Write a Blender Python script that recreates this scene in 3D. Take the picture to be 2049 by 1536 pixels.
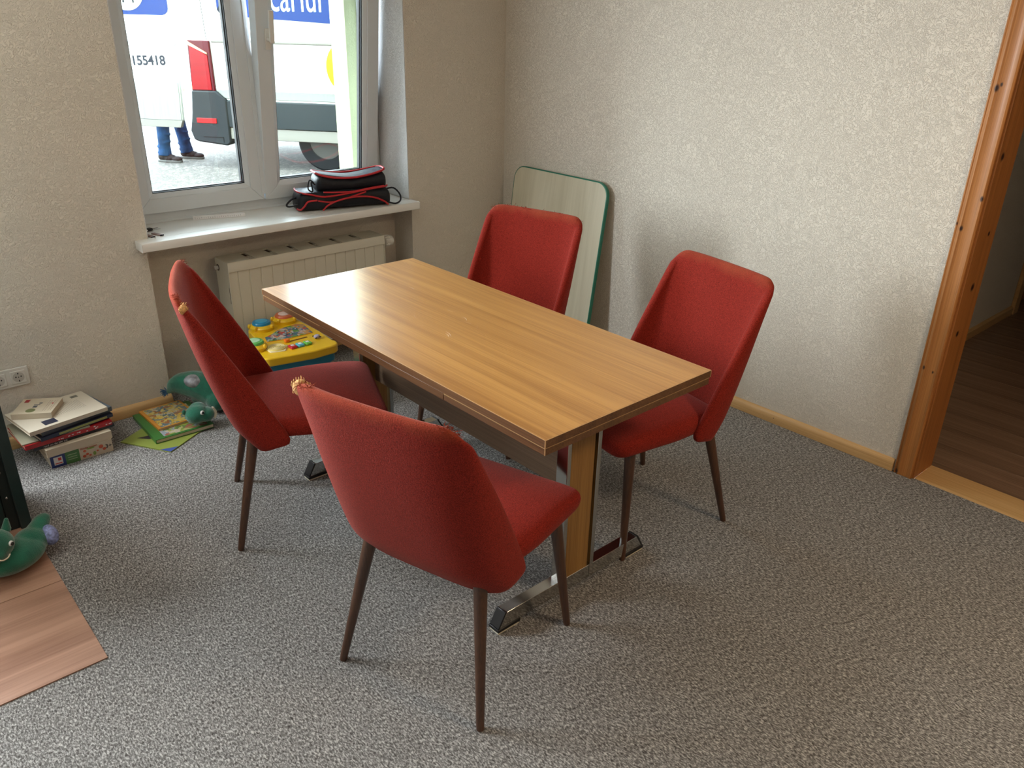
import bpy, bmesh, math, random
from mathutils import Vector, Matrix, Euler
random.seed(7)
C = bpy.context.scene.collection
PI = math.pi
for o in list(bpy.data.objects): bpy.data.objects.remove(o)

# ---------------------------------------------------------------- camera
CAM = dict(f=1611.8, yaw=0.7371, pitch=0.4301, roll=0.0222, loc=(-3.1422, -3.574, 1.6931))
def make_camera():
    cy, sy = math.cos(CAM['yaw']), math.sin(CAM['yaw']); cp, sp = math.cos(CAM['pitch']), math.sin(CAM['pitch'])
    fwd = Vector((sy*cp, cy*cp, -sp)); right = Vector((cy, -sy, 0)); up = right.cross(fwd)
    cr, sr = math.cos(CAM['roll']), math.sin(CAM['roll'])
    r = right*cr + up*sr; u = up*cr - right*sr
    cam = bpy.data.cameras.new('camera'); o = bpy.data.objects.new('camera', cam); C.objects.link(o)
    m = Matrix((r, u, -fwd)).transposed().to_4x4(); m.translation = Vector(CAM['loc']); o.matrix_world = m
    cam.sensor_fit = 'HORIZONTAL'; cam.sensor_width = 36; cam.lens = CAM['f']*36/2049
    cam.clip_start = 0.05; cam.clip_end = 300
    bpy.context.scene.camera = o
make_camera()

# ---------------------------------------------------------------- light
sc = bpy.context.scene
sc.view_settings.view_transform = 'Standard'; sc.view_settings.look = 'None'
sc.view_settings.gamma = 1; sc.view_settings.use_curve_mapping = False
sc.view_settings.exposure = 0.8
SKY = 12.0
W = bpy.data.worlds.new('sky'); sc.world = W; W.use_nodes = True
def make_world():
    nt = W.node_tree; nt.nodes.clear()
    out = nt.nodes.new('ShaderNodeOutputWorld'); bg = nt.nodes.new('ShaderNodeBackground')
    geo = nt.nodes.new('ShaderNodeTexCoord'); sep = nt.nodes.new('ShaderNodeSeparateXYZ')
    cr = nt.nodes.new('ShaderNodeValToRGB')
    cr.color_ramp.elements[0].position = 0.0; cr.color_ramp.elements[0].color = (0.86, 0.92, 1.0, 1)
    cr.color_ramp.elements[1].position = 0.9; cr.color_ramp.elements[1].color = (0.70, 0.85, 1.0, 1)
    nt.links.new(geo.outputs['Generated'], sep.inputs[0]); nt.links.new(sep.outputs[2], cr.inputs[0])
    nt.links.new(cr.outputs[0], bg.inputs[0]); bg.inputs[1].default_value = SKY
    nt.links.new(bg.outputs[0], out.inputs[0])
make_world()
def add_sun(energy, direction, angle, color):
    l = bpy.data.lights.new('sun', 'SUN'); l.energy = energy; l.angle = angle; l.color = color
    o = bpy.data.objects.new('sun', l); C.objects.link(o)
    o.rotation_euler = Vector(direction).to_track_quat('-Z', 'Y').to_euler(); o.location = (0, 6, 12)
add_sun(3.0, (0.45, -0.35, -0.85), math.radians(3), (1, .97, .9))
def portal(loc, rot, sx, sy):
    l = bpy.data.lights.new('window_portal', 'AREA'); l.shape = 'RECTANGLE'; l.size = sx; l.size_y = sy
    l.cycles.is_portal = True
    o = bpy.data.objects.new('window_portal', l); C.objects.link(o); o.location = loc; o.rotation_euler = rot
portal((-1.35, .5, 1.42), (-PI/2, 0, 0), 1.3, 1.3)
def fill_light(name, loc, rot, sx, sy, energy, color):   # fill lights added out of view to brighten the room
    l = bpy.data.lights.new(name, 'AREA'); l.shape = 'RECTANGLE'; l.size = sx; l.size_y = sy; l.energy = energy; l.color = color
    o = bpy.data.objects.new(name, l); C.objects.link(o); o.location = loc; o.rotation_euler = rot
fill_light('left_window_fill', (-3.55, -.03, 1.43), (-PI/2, 0, 0), 1.3, 1.2, 100, (.90, .96, 1))  # fill added just inside the unseen second window
fill_light('side_wall_fill', (-5.57, -3.2, 1.43), (0, -PI/2, 0), 1.2, 1.4, 3, (.95, .97, 1))  # fill added on the bare left wall, which has no opening there
def room_lamp(loc, energy, color, size):
    l = bpy.data.lights.new('ceiling_lamp_light', 'AREA'); l.shape = 'DISK'; l.size = size; l.energy = energy; l.color = color
    o = bpy.data.objects.new('ceiling_lamp_light', l); C.objects.link(o); o.location = loc
room_lamp((-1.0, -4.0, 2.36), 15, (1, .74, .48), .5)

# ---------------------------------------------------------------- materials
def nn(nt, t, **k):
    n = nt.nodes.new(t)
    for a, b in k.items(): setattr(n, a, b)
    return n
def mat(name, col, rough=.6, metal=0., noise=None, bump=None, coat=0., spec=None, sheen=0., emis=None):
    """noise=(scale, amount, (sx,sy,sz), detail); bump=(scale, distance, (sx,sy,sz), distortion)"""
    m = bpy.data.materials.new(name); m.use_nodes = True; nt = m.node_tree; b = nt.nodes['Principled BSDF']
    b.inputs['Base Color'].default_value = (*col, 1); b.inputs['Roughness'].default_value = rough
    b.inputs['Metallic'].default_value = metal; b.inputs['Coat Weight'].default_value = coat
    if spec is not None: b.inputs['Specular IOR Level'].default_value = spec
    if sheen: b.inputs['Sheen Weight'].default_value = sheen; b.inputs['Sheen Roughness'].default_value = .5
    tc = nn(nt, 'ShaderNodeTexCoord')
    if noise:
        mp = nn(nt, 'ShaderNodeMapping'); mp.inputs['Scale'].default_value = noise[2] if len(noise) > 2 else (1, 1, 1)
        t = nn(nt, 'ShaderNodeTexNoise'); t.inputs['Scale'].default_value = noise[0]; t.inputs['Detail'].default_value = noise[3] if len(noise) > 3 else 3
        r = nn(nt, 'ShaderNodeValToRGB'); a = noise[1]
        r.color_ramp.elements[0].position = .3; r.color_ramp.elements[1].position = .7
        r.color_ramp.elements[0].color = (*[c*(1-a) for c in col], 1); r.color_ramp.elements[1].color = (*[min(1, c*(1+a)) for c in col], 1)
        nt.links.new(tc.outputs['Object'], mp.inputs[0]); nt.links.new(mp.outputs[0], t.inputs[0])
        nt.links.new(t.outputs[0], r.inputs[0]); nt.links.new(r.outputs[0], b.inputs['Base Color'])
    if bump:
        mp = nn(nt, 'ShaderNodeMapping'); mp.inputs['Scale'].default_value = bump[2] if len(bump) > 2 else (1, 1, 1)
        t = nn(nt, 'ShaderNodeTexNoise'); t.inputs['Scale'].default_value = bump[0]; t.inputs['Detail'].default_value = 2
        t.inputs['Distortion'].default_value = bump[3] if len(bump) > 3 else 0
        bp = nn(nt, 'ShaderNodeBump'); bp.inputs['Distance'].default_value = bump[1]; bp.inputs['Strength'].default_value = 1
        nt.links.new(tc.outputs['Object'], mp.inputs[0]); nt.links.new(mp.outputs[0], t.inputs[0])
        nt.links.new(t.outputs[0], bp.inputs['Height']); nt.links.new(bp.outputs[0], b.inputs['Normal'])
    return m
def wood(name, dark, light, axis=1, stretch=22., scale=3., rough=.45, coat=0., fine=True, knots=(), bands=.5):
    """streaked wood, grain along AXIS of the object"""
    m = bpy.data.materials.new(name); m.use_nodes = True; nt = m.node_tree; b = nt.nodes['Principled BSDF']; L = nt.links.new
    b.inputs['Roughness'].default_value = rough; b.inputs['Coat Weight'].default_value = coat; b.inputs['Coat Roughness'].default_value = .2 if coat < .4 else .26
    tc = nn(nt, 'ShaderNodeTexCoord'); mp = nn(nt, 'ShaderNodeMapping'); s = [stretch]*3; s[axis] = 1.; mp.inputs['Scale'].default_value = s
    L(tc.outputs['Object'], mp.inputs[0])
    t = nn(nt, 'ShaderNodeTexNoise'); t.inputs['Scale'].default_value = scale*.35; t.inputs['Detail'].default_value = 5; t.inputs['Distortion'].default_value = .3
    L(mp.outputs[0], t.inputs[0])
    mp2 = nn(nt, 'ShaderNodeMapping'); s = [stretch*7]*3; s[axis] = 2.; mp2.inputs['Scale'].default_value = s; L(tc.outputs['Object'], mp2.inputs[0])
    t2 = nn(nt, 'ShaderNodeTexNoise'); t2.inputs['Scale'].default_value = scale*.5; t2.inputs['Detail'].default_value = 2; L(mp2.outputs[0], t2.inputs[0])
    mx = nn(nt, 'ShaderNodeMath', operation='MULTIPLY_ADD'); mx.inputs[1].default_value = bands
    md = nn(nt, 'ShaderNodeMath', operation='MULTIPLY'); md.inputs[1].default_value = 1-bands
    L(t2.outputs[0], md.inputs[0]); L(t.outputs[0], mx.inputs[0]); L(md.outputs[0], mx.inputs[2])
    r = nn(nt, 'ShaderNodeValToRGB'); r.color_ramp.elements[0].position = .36; r.color_ramp.elements[1].position = .62
    r.color_ramp.elements[0].color = (*dark, 1); r.color_ramp.elements[1].color = (*light, 1); L(mx.outputs[0], r.inputs[0])
    col = r.outputs[0]
    for (kx, ky, kz, kr) in knots:
        vd = nn(nt, 'ShaderNodeVectorMath', operation='DISTANCE'); vd.inputs[1].default_value = (kx, ky*1.7, kz)
        mk = nn(nt, 'ShaderNodeMapping'); mk.inputs['Scale'].default_value = (1, 1.7, 1); L(tc.outputs['Object'], mk.inputs[0]); L(mk.outputs[0], vd.inputs[0])
        mr = nn(nt, 'ShaderNodeMapRange'); mr.inputs[1].default_value = kr*.7; mr.inputs[2].default_value = kr*1.6; L(vd.outputs['Value'], mr.inputs[0])
        mc = nn(nt, 'ShaderNodeMix', data_type='RGBA'); mc.inputs[6].default_value = (.035, .012, .006, 1)
        L(mr.outputs[0], mc.inputs[0]); L(col, mc.inputs[7]); col = mc.outputs[2]
    L(col, b.inputs['Base Color'])
    return m
def picture(name, cols, scale=30., rough=.35, seed=0.):
    """busy printed picture made of coloured patches"""
    m = bpy.data.materials.new(name); m.use_nodes = True; nt = m.node_tree; b = nt.nodes['Principled BSDF']; L = nt.links.new
    b.inputs['Roughness'].default_value = rough
    tc = nn(nt, 'ShaderNodeTexCoord'); mp = nn(nt, 'ShaderNodeMapping'); mp.inputs['Location'].default_value = (seed, seed*.7, 0); L(tc.outputs['Object'], mp.inputs[0])
    ns = nn(nt, 'ShaderNodeTexNoise'); ns.inputs['Scale'].default_value = scale*.8; L(mp.outputs[0], ns.inputs[0])
    mx = nn(nt, 'ShaderNodeVectorMath', operation='MULTIPLY_ADD'); mx.inputs[1].default_value = (.06, .06, .06); L(ns.outputs['Color'], mx.inputs[0]); L(mp.outputs[0], mx.inputs[2])
    v = nn(nt, 'ShaderNodeTexVoronoi'); v.inputs['Scale'].default_value = scale; L(mx.outputs[0], v.inputs[0])
    sp = nn(nt, 'ShaderNodeSeparateColor'); L(v.outputs['Color'], sp.inputs[0])
    r = nn(nt, 'ShaderNodeValToRGB'); r.color_ramp.interpolation = 'CONSTANT'
    while len(r.color_ramp.elements) < len(cols): r.color_ramp.elements.new(.5)
    for i, c in enumerate(cols): r.color_ramp.elements[i].position = i/len(cols); r.color_ramp.elements[i].color = (*c, 1)
    L(sp.outputs[0], r.inputs[0]); L(r.outputs[0], b.inputs['Base Color'])
    return m

def plaster(name, col, dist=.004, scale=80):
    m = bpy.data.materials.new(name); m.use_nodes = True; nt = m.node_tree; b = nt.nodes['Principled BSDF']; L = nt.links.new
    b.inputs['Roughness'].default_value = .9; b.inputs['Specular IOR Level'].default_value = .25
    b.inputs['Base Color'].default_value = (*col, 1)
    tc = nn(nt, 'ShaderNodeTexCoord')
    n1 = nn(nt, 'ShaderNodeTexNoise'); n1.inputs['Scale'].default_value = 9; L(tc.outputs['Object'], n1.inputs[0])
    add = nn(nt, 'ShaderNodeVectorMath', operation='MULTIPLY_ADD'); add.inputs[1].default_value = (.05, .05, .05); L(n1.outputs['Color'], add.inputs[0]); L(tc.outputs['Object'], add.inputs[2])
    n2 = nn(nt, 'ShaderNodeTexNoise'); n2.inputs['Scale'].default_value = scale; n2.inputs['Detail'].default_value = 1.5; n2.inputs['Distortion'].default_value = 1.6; L(add.outputs[0], n2.inputs[0])
    # worm-like ridges: fold the noise about its middle
    f = nn(nt, 'ShaderNodeMath', operation='SUBTRACT'); f.inputs[1].default_value = .5; L(n2.outputs[0], f.inputs[0])
    ab = nn(nt, 'ShaderNodeMath', operation='ABSOLUTE'); L(f.outputs[0], ab.inputs[0])
    mr = nn(nt, 'ShaderNodeMapRange'); mr.interpolation_type = 'SMOOTHSTEP'; mr.inputs[1].default_value = 0; mr.inputs[2].default_value = .065; mr.inputs[3].default_value = 1; mr.inputs[4].default_value = 0; L(ab.outputs[0], mr.inputs[0])
    bp = nn(nt, 'ShaderNodeBump'); bp.inputs['Distance'].default_value = dist; bp.inputs['Strength'].default_value = .68; L(mr.outputs[0], bp.inputs['Height']); L(bp.outputs[0], b.inputs['Normal'])
    return m

def carpet_mat():
    m = bpy.data.materials.new('carpet'); m.use_nodes = True; nt = m.node_tree; b = nt.nodes['Principled BSDF']; L = nt.links.new
    b.inputs['Roughness'].default_value = .95; b.inputs['Specular IOR Level'].default_value = .15
    tc = nn(nt, 'ShaderNodeTexCoord'); mp = nn(nt, 'ShaderNodeMapping'); mp.inputs['Rotation'].default_value = (0, 0, .15); mp.inputs['Scale'].default_value = (1.1, .5, 1); L(tc.outputs['Object'], mp.inputs[0])
    n = nn(nt, 'ShaderNodeTexNoise'); n.inputs['Scale'].default_value = 215; n.inputs['Detail'].default_value = 3; n.inputs['Roughness'].default_value = .6; n.inputs['Distortion'].default_value = .6; L(mp.outputs[0], n.inputs[0])
    r = nn(nt, 'ShaderNodeValToRGB'); e = r.color_ramp.elements
    e[0].position = .33; e[0].color = (.060, .055, .051, 1); e[1].position = .68; e[1].color = (.54, .53, .51, 1)
    x = r.color_ramp.elements.new(.5); x.color = (.20, .196, .190, 1)
    L(n.outputs[0], r.inputs[0]); L(r.outputs[0], b.inputs['Base Color'])
    bp = nn(nt, 'ShaderNodeBump'); bp.inputs['Distance'].default_value = .003; bp.inputs['Strength'].default_value = .7; L(n.outputs[0], bp.inputs['Height']); L(bp.outputs[0], b.inputs['Normal'])
    return m
def glass_mat():
    m = bpy.data.materials.new('pane_glass'); m.use_nodes = True; nt = m.node_tree; nt.nodes.clear(); L = nt.links.new
    out = nn(nt, 'ShaderNodeOutputMaterial'); mx = nn(nt, 'ShaderNodeMixShader'); tr = nn(nt, 'ShaderNodeBsdfTransparent'); gl = nn(nt, 'ShaderNodeBsdfGlossy')
    gl.inputs['Roughness'].default_value = 0; tr.inputs[0].default_value = (.93, .97, .95, 1); fr = nn(nt, 'ShaderNodeFresnel'); fr.inputs[0].default_value = 1.5
    L(fr.outputs[0], mx.inputs[0]); L(tr.outputs[0], mx.inputs[1]); L(gl.outputs[0], mx.inputs[2]); L(mx.outputs[0], out.inputs[0])
    return m
M = {}
M['wall'] = plaster('wall_plaster', (.79, .735, .635))
M['wall_tan'] = mat('tan_bounce_cut', (.24, .17, .11), .9)  # unseen walls, colour darkened to cut bounced light
M['reveal'] = plaster('reveal_plaster', (.78, .78, .77), .003)
M['ceiling'] = mat('ceiling_paint', (.62, .58, .50), .9)
M['carpet'] = carpet_mat()
M['pvc'] = mat('white_pvc', (.68, .725, .745), .35)
M['gasket'] = mat('black_rubber', (.012, .012, .014), .6)
M['glass'] = glass_mat()
M['sill'] = mat('sill_laminate', (.74, .73, .69), .33)
M['pine'] = wood('pine_strip', (.55, .33, .13), (.70, .46, .21), 0, 30, 2, .4, .2)
M['pine_y'] = wood('pine_strip_along_wall', (.55, .33, .13), (.70, .46, .21), 1, 30, 2, .4, .2)
KN = [(-.02, -2.517, 1.501, .010), (-.02, -2.529, 1.513, .006), (-.02, -2.56, 1.138, .008), (-.02, -2.499, 1.04, .006), (-.02, -2.518, 1.026, .008), (-.02, -2.511, .479, .007), (-.02, -2.547, .47, .005), (-.02, -2.506, .012, .009)]
M['casing'] = wood('orange_pine', (.29, .105, .022), (.49, .20, .050), 2, 26, 3, .5, .1, knots=KN)
M['jamb'] = wood('orange_pine_jamb', (.27, .098, .020), (.44, .17, .042), 2, 26, 3, .5, .1, knots=[(.03, -2.575, 1.28, .012), (.08, -2.575, .80, .013), (.05, -2.575, .62, .010), (.10, -2.575, 1.0, .008)])
M['dark_laminate'] = wood('brown_laminate', (.16, .095, .06), (.29, .185, .125), 1, 18, 3, .42, .2)
M['vinyl'] = wood('wood_look_vinyl', (.31, .165, .11), (.50, .295, .205), 0, 13, 3, .38, .3, bands=.7)
M['table_top'] = wood('walnut_laminate', (.37, .165, .040), (.57, .29, .080), 1, 34, 2.2, .33, .34, bands=.6)
M['table_edge'] = wood('walnut_edge', (.085, .036, .014), (.17, .078, .030), 1, 30, 2.2, .42, .1)
M['table_lip'] = mat('pale_edge_band', (.50, .30, .14), .4)
M['table_panel'] = wood('walnut_panel', (.22, .105, .022), (.36, .19, .050), 2, 30, 2.2, .4, .2)
M['table_dark'] = wood('brown_board', (.10, .060, .032), (.17, .105, .062), 1, 26, 2.2, .45, .1)
M['chrome'] = mat('chrome', (.62, .62, .60), .13, 1.)
M['black'] = mat('black_plastic', (.012, .012, .013), .35)
M['screw'] = mat('steel_screw', (.55, .55, .55), .25, 1.)
def fabric_mat(name, col, top):
    m = bpy.data.materials.new(name); m.use_nodes = True; nt = m.node_tree; b = nt.nodes['Principled BSDF']; L = nt.links.new
    b.inputs['Roughness'].default_value = .95; b.inputs['Specular IOR Level'].default_value = .12
    b.inputs['Sheen Weight'].default_value = .14; b.inputs['Sheen Roughness'].default_value = .45; b.inputs['Sheen Tint'].default_value = (1, .55, .48, 1)
    tc = nn(nt, 'ShaderNodeTexCoord')
    n = nn(nt, 'ShaderNodeTexNoise'); n.inputs['Scale'].default_value = 420; n.inputs['Detail'].default_value = 2; L(tc.outputs['Object'], n.inputs[0])
    r = nn(nt, 'ShaderNodeValToRGB'); r.color_ramp.elements[0].position = .3; r.color_ramp.elements[1].position = .72
    r.color_ramp.elements[0].color = (*[c*.55 for c in col], 1); r.color_ramp.elements[1].color = (*[min(1, c*1.55) for c in col], 1); L(n.outputs[0], r.inputs[0])
    # rubbed, faded rim
    sp = nn(nt, 'ShaderNodeSeparateXYZ'); L(tc.outputs['Object'], sp.inputs[0])
    n2 = nn(nt, 'ShaderNodeTexNoise'); n2.inputs['Scale'].default_value = 14; L(tc.outputs['Object'], n2.inputs[0])
    ma = nn(nt, 'ShaderNodeMath', operation='MULTIPLY_ADD'); ma.inputs[1].default_value = .06; L(n2.outputs[0], ma.inputs[0]); L(sp.outputs[2], ma.inputs[2])
    mr = nn(nt, 'ShaderNodeMapRange'); mr.inputs[1].default_value = .905; mr.inputs[2].default_value = .955; mr.inputs[3].default_value = 0; mr.inputs[4].default_value = .6; L(ma.outputs[0], mr.inputs[0])
    mc = nn(nt, 'ShaderNodeMix', data_type='RGBA'); mc.inputs[7].default_value = (*top, 1); L(mr.outputs[0], mc.inputs[0]); L(r.outputs[0], mc.inputs[6])
    L(mc.outputs[2], b.inputs['Base Color'])
    w = nn(nt, 'ShaderNodeTexNoise'); w.inputs['Scale'].default_value = 300; L(tc.outputs['Object'], w.inputs[0])
    bp = nn(nt, 'ShaderNodeBump'); bp.inputs['Distance'].default_value = .0015; bp.inputs['Strength'].default_value = .8; L(w.outputs[0], bp.inputs['Height']); L(bp.outputs[0], b.inputs['Normal'])
    return m
M['fabric'] = fabric_mat('red_upholstery', (.235, .021, .013), (.34, .080, .035))
M['foam'] = mat('tan_padding', (.62, .34, .13), .9, noise=(160, .4))
M['leg'] = wood('brown_stained_leg', (.050, .020, .010), (.095, .040, .018), 2, 30, 3, .33, .35)
M['rad'] = mat('cream_enamel', (.66, .63, .52), .35)
M['rad_dark'] = mat('radiator_slot', (.10, .075, .055), .7)
M['valve'] = mat('valve_plastic', (.74, .72, .66), .4)
M['socket'] = mat('socket_plastic', (.70, .68, .62), .35)
M['socket_dark'] = mat('socket_hole', (.02, .02, .02), .5)
M['darkgreen'] = mat('dark_green_paint', (.010, .028, .028), .4, noise=(20, .2))
M['darkgreen2'] = mat('dark_green_recess', (.006, .014, .014), .55)
M['plush'] = mat('green_plush', (.008, .135, .080), .95, noise=(25, .25), bump=(350, .002), sheen=.6)
M['silver'] = mat('silver_cloth', (.30, .31, .34), .5, .35, noise=(60, .4))
M['lilac'] = mat('lilac_glitter_cloth', (.25, .30, .55), .5, .2, noise=(120, .5))
M['tuft'] = mat('blue_tuft', (.06, .14, .26), .9)
M['white'] = mat('white_plastic', (.80, .80, .80), .4)
M['felt_cream'] = mat('cream_felt', (.70, .65, .50), .9)
M['eye'] = mat('black_eye', (.01, .01, .01), .15)
M['van'] = mat('white_van_paint', (.50, .51, .51), .35, coat=.2)
M['van_low'] = mat('dusty_van_paint', (.17, .178, .170), .5, noise=(5, .10, (14, 14, 1)))  # dust streaks; base also darkened so the bright sky does not clip it
M['van_grey'] = mat('grey_bumper_plastic', (.013, .0165, .0195), .6, spec=.15)
M['van_strip'] = mat('grey_side_strip', (.015, .020, .023), .6, spec=.15)
M['van_sill'] = mat('dusty_sill_paint', (.15, .142, .125), .5)
M['blue'] = mat('blue_decal', (.004, .024, .125), .3, spec=.15)
M['cyan'] = mat('pale_cyan_lettering', (.62, .90, .92), .4)
M['ink'] = mat('dark_ink', (.012, .015, .024), .5, spec=.15)
M['yellow_decal'] = mat('yellow_decal', (.42, .24, .006), .4, spec=.15)
M['yellow_light'] = mat('bright_yellow_decal', (.62, .56, .015), .4, spec=.15)
M['tail'] = mat('red_lamp_lens', (.19, .001, .005), .2, spec=.2)
M['tail_dark'] = mat('dark_red_lamp_lens', (.06, .001, .005), .2, spec=.2)
M['amber'] = mat('pale_lamp_strip', (.60, .33, .18), .3)
M['reflector'] = mat('red_reflector', (.38, .008, .01), .3, spec=.15)
M['tyre'] = mat('tyre_rubber', (.008, .008, .009), .85, spec=.15)
M['rim'] = mat('silver_rim', (.05, .047, .044), .55, .3, spec=.15)
M['plywood'] = wood('plywood_lining', (.16, .085, .028), (.21, .12, .045), 2, 10, 3, .6)
M['facade'] = mat('cream_facade', (.42, .43, .26), .85, bump=(120, .002))
M['jeans'] = mat('blue_denim', (.008, .033, .09), .9, noise=(12, .45), spec=.15)
M['shoe'] = mat('grey_shoe', (.016, .011, .011), .7, noise=(60, .5), spec=.15)
M['sole'] = mat('shoe_sole', (.06, .058, .056), .8)
M['skin'] = mat('skin', (.50, .28, .20), .6)
M['hair'] = mat('brown_hair', (.05, .03, .02), .8)
M['shirt'] = mat('navy_cotton', (.03, .04, .08), .9)
M['bag'] = mat('black_nylon', (.010, .012, .017), .5, bump=(26, .004), spec=.3)
M['bag_top'] = mat('dark_grey_nylon', (.040, .047, .060), .6, bump=(18, .006), spec=.25)
M['piping'] = mat('red_piping', (.50, .015, .022), .5)
M['paper'] = mat('page_edges', (.58, .49, .36), .9, noise=(30, .15, (1, 1, 40)))

# ---------------------------------------------------------------- helpers
class MB:
    def __init__(s): s.v = []; s.f = []
    def add(s, vs, fs, mtx=None):
        n = len(s.v); s.v += [tuple(mtx @ Vector(v)) if mtx else tuple(v) for v in vs]; s.f += [tuple(i+n for i in f) for f in fs]; return s
    def box(s, x0, x1, y0, y1, z0, z1, mtx=None):
        return s.add([(x0,y0,z0),(x1,y0,z0),(x1,y1,z0),(x0,y1,z0),(x0,y0,z1),(x1,y0,z1),(x1,y1,z1),(x0,y1,z1)],
                     [(0,3,2,1),(4,5,6,7),(0,1,5,4),(1,2,6,5),(2,3,7,6),(3,0,4,7)], mtx)
    def prism(s, poly, z0, z1, mtx=None):
        n = len(poly)
        return s.add([(x, y, z0) for x, y in poly]+[(x, y, z1) for x, y in poly],
                     [tuple(range(n))[::-1], tuple(range(n, 2*n))]+[(i, (i+1) % n, n+(i+1) % n, n+i) for i in range(n)], mtx)
    def prism_y(s, poly, y0, y1, mtx=None):   # poly in x,z
        n = len(poly)
        return s.add([(x, y0, z) for x, z in poly]+[(x, y1, z) for x, z in poly],
                     [tuple(range(n)), tuple(range(n, 2*n))[::-1]]+[(i, n+i, n+(i+1) % n, (i+1) % n) for i in range(n)], mtx)
    def prism_x(s, poly, x0, x1, mtx=None):   # poly in y,z
        n = len(poly)
        return s.add([(x0, y, z) for y, z in poly]+[(x1, y, z) for y, z in poly],
                     [tuple(range(n))[::-1], tuple(range(n, 2*n))]+[(i, (i+1) % n, n+(i+1) % n, n+i) for i in range(n)], mtx)
    def tube(s, pts, r, seg=10, caps=True):
        pts = [Vector(p) for p in pts]; rr = r if isinstance(r, (list, tuple)) else [r]*len(pts); rings = []
        up = Vector((0, 0, 1))
        for i, p in enumerate(pts):
            t = (pts[min(i+1, len(pts)-1)]-pts[max(i-1, 0)]).normalized()
            a = up - t*up.dot(t)
            if a.length < .05: a = Vector((1, 0, 0)) - t*t.x
            a.normalize(); b = t.cross(a); up = a
            rings.append([p + (a*math.cos(2*PI*k/seg) + b*math.sin(2*PI*k/seg))*rr[i] for k in range(seg)])
        vs = [v for ring in rings for v in ring]; fs = []
        for i in range(len(pts)-1):
            for k in range(seg): fs.append((i*seg+k, i*seg+(k+1) % seg, (i+1)*seg+(k+1) % seg, (i+1)*seg+k))
        if caps: fs.append(tuple(range(seg))[::-1]); fs.append(tuple(range((len(pts)-1)*seg, len(pts)*seg)))
        return s.add(vs, fs)
    def lathe(s, prof, seg=24, mtx=None):     # prof of (r,z)
        vs = []; fs = []
        for r, z in prof: vs += [(r*math.cos(2*PI*k/seg), r*math.sin(2*PI*k/seg), z) for k in range(seg)]
        for i in range(len(prof)-1):
            for k in range(seg): fs.append((i*seg+k, i*seg+(k+1) % seg, (i+1)*seg+(k+1) % seg, (i+1)*seg+k))
        fs.append(tuple(range(seg))[::-1]); fs.append(tuple(range((len(prof)-1)*seg, len(prof)*seg)))
        return s.add(vs, fs, mtx)
    def ball(s, c, r, seg=16, rot=None):
        r = r if isinstance(r, (list, tuple)) else (r, r, r); mtx = Matrix.Translation(c) @ (Euler(rot).to_matrix().to_4x4() if rot else Matrix()) @ Matrix.Diagonal((*r, 1))
        h = seg//2; prof = [(max(1e-3, math.sin(PI*i/h)), -math.cos(PI*i/h)) for i in range(h+1)]
        return s.lathe(prof, seg, mtx)
    def cone(s, p0, p1, r0, r1, seg=14, round_ends=True):
        s.tube([p0, p1], [r0, r1], seg)
        if round_ends: s.ball(p0, r0, seg); s.ball(p1, r1, seg)
        return s
def curve_pts(ctrl, n=24):
    """Catmull-Rom through the control points"""
    p = [Vector(c) for c in ctrl]; p = [p[0]*2-p[1]]+p+[p[-1]*2-p[-2]]; out = []
    segs = len(p)-3; m = max(2, n//segs)
    for i in range(segs):
        a, b, c, d = p[i:i+4]
        for k in range(m):
            t = k/m; out.append(.5*((2*b)+(c-a)*t+(2*a-5*b+4*c-d)*t*t+(3*b-a-3*c+d)*t**3))
    out.append(p[-2]); return out
def obj(name, mb, m, parent=None, bevel=0, smooth=None, sub=0, auto=None, segs=2):
    me = bpy.data.meshes.new(name); me.from_pydata(mb.v, [], mb.f); me.update()
    bm = bmesh.new(); bm.from_mesh(me); bmesh.ops.recalc_face_normals(bm, faces=bm.faces); bm.to_mesh(me); bm.free()
    o = bpy.data.objects.new(name, me); C.objects.link(o)
    if m: me.materials.append(m)
    if parent: o.parent = parent
    if bevel:
        b = o.modifiers.new('bevel', 'BEVEL'); b.width = bevel; b.segments = segs; b.limit_method = 'ANGLE'; b.angle_limit = math.radians(40)
    if sub:
        b = o.modifiers.new('sub', 'SUBSURF'); b.levels = sub; b.render_levels = sub
    if smooth is None: smooth = bool(bevel or sub)
    if smooth:
        for p in me.polygons: p.use_smooth = True
        if not sub:
            try: me.set_sharp_from_angle(angle=math.radians(auto or 40))
            except Exception: pass
    return o
def bake(o):
    dg = bpy.context.evaluated_depsgraph_get(); dg.update(); ev = o.evaluated_get(dg)
    me = bpy.data.meshes.new_from_object(ev); o.modifiers.clear(); o.data = me; return o
def blob(name, mb, m, parent, voxel=.005, smooth=8, factor=.5):
    o = obj(name, mb, m, parent)
    r = o.modifiers.new('remesh', 'REMESH'); r.mode = 'VOXEL'; r.voxel_size = voxel; r.use_smooth_shade = True
    s = o.modifiers.new('smooth', 'SMOOTH'); s.iterations = smooth; s.factor = factor
    return bake(o)
def text(name, body, size, m, parent, mtx, ext=.0006, align='LEFT', bold=0.):
    cu = bpy.data.curves.new(name, 'FONT'); cu.body = body; cu.size = size; cu.extrude = ext; cu.offset = bold; cu.align_x = align
    t = bpy.data.objects.new(name, cu); C.objects.link(t); bpy.context.view_layer.update()
    me = bpy.data.meshes.new_from_object(t.evaluated_get(bpy.context.evaluated_depsgraph_get())); bpy.data.objects.remove(t)
    me.transform(mtx); me.materials.clear(); me.materials.append(m)
    o = bpy.data.objects.new(name, me); C.objects.link(o); o.parent = parent; return o
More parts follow.
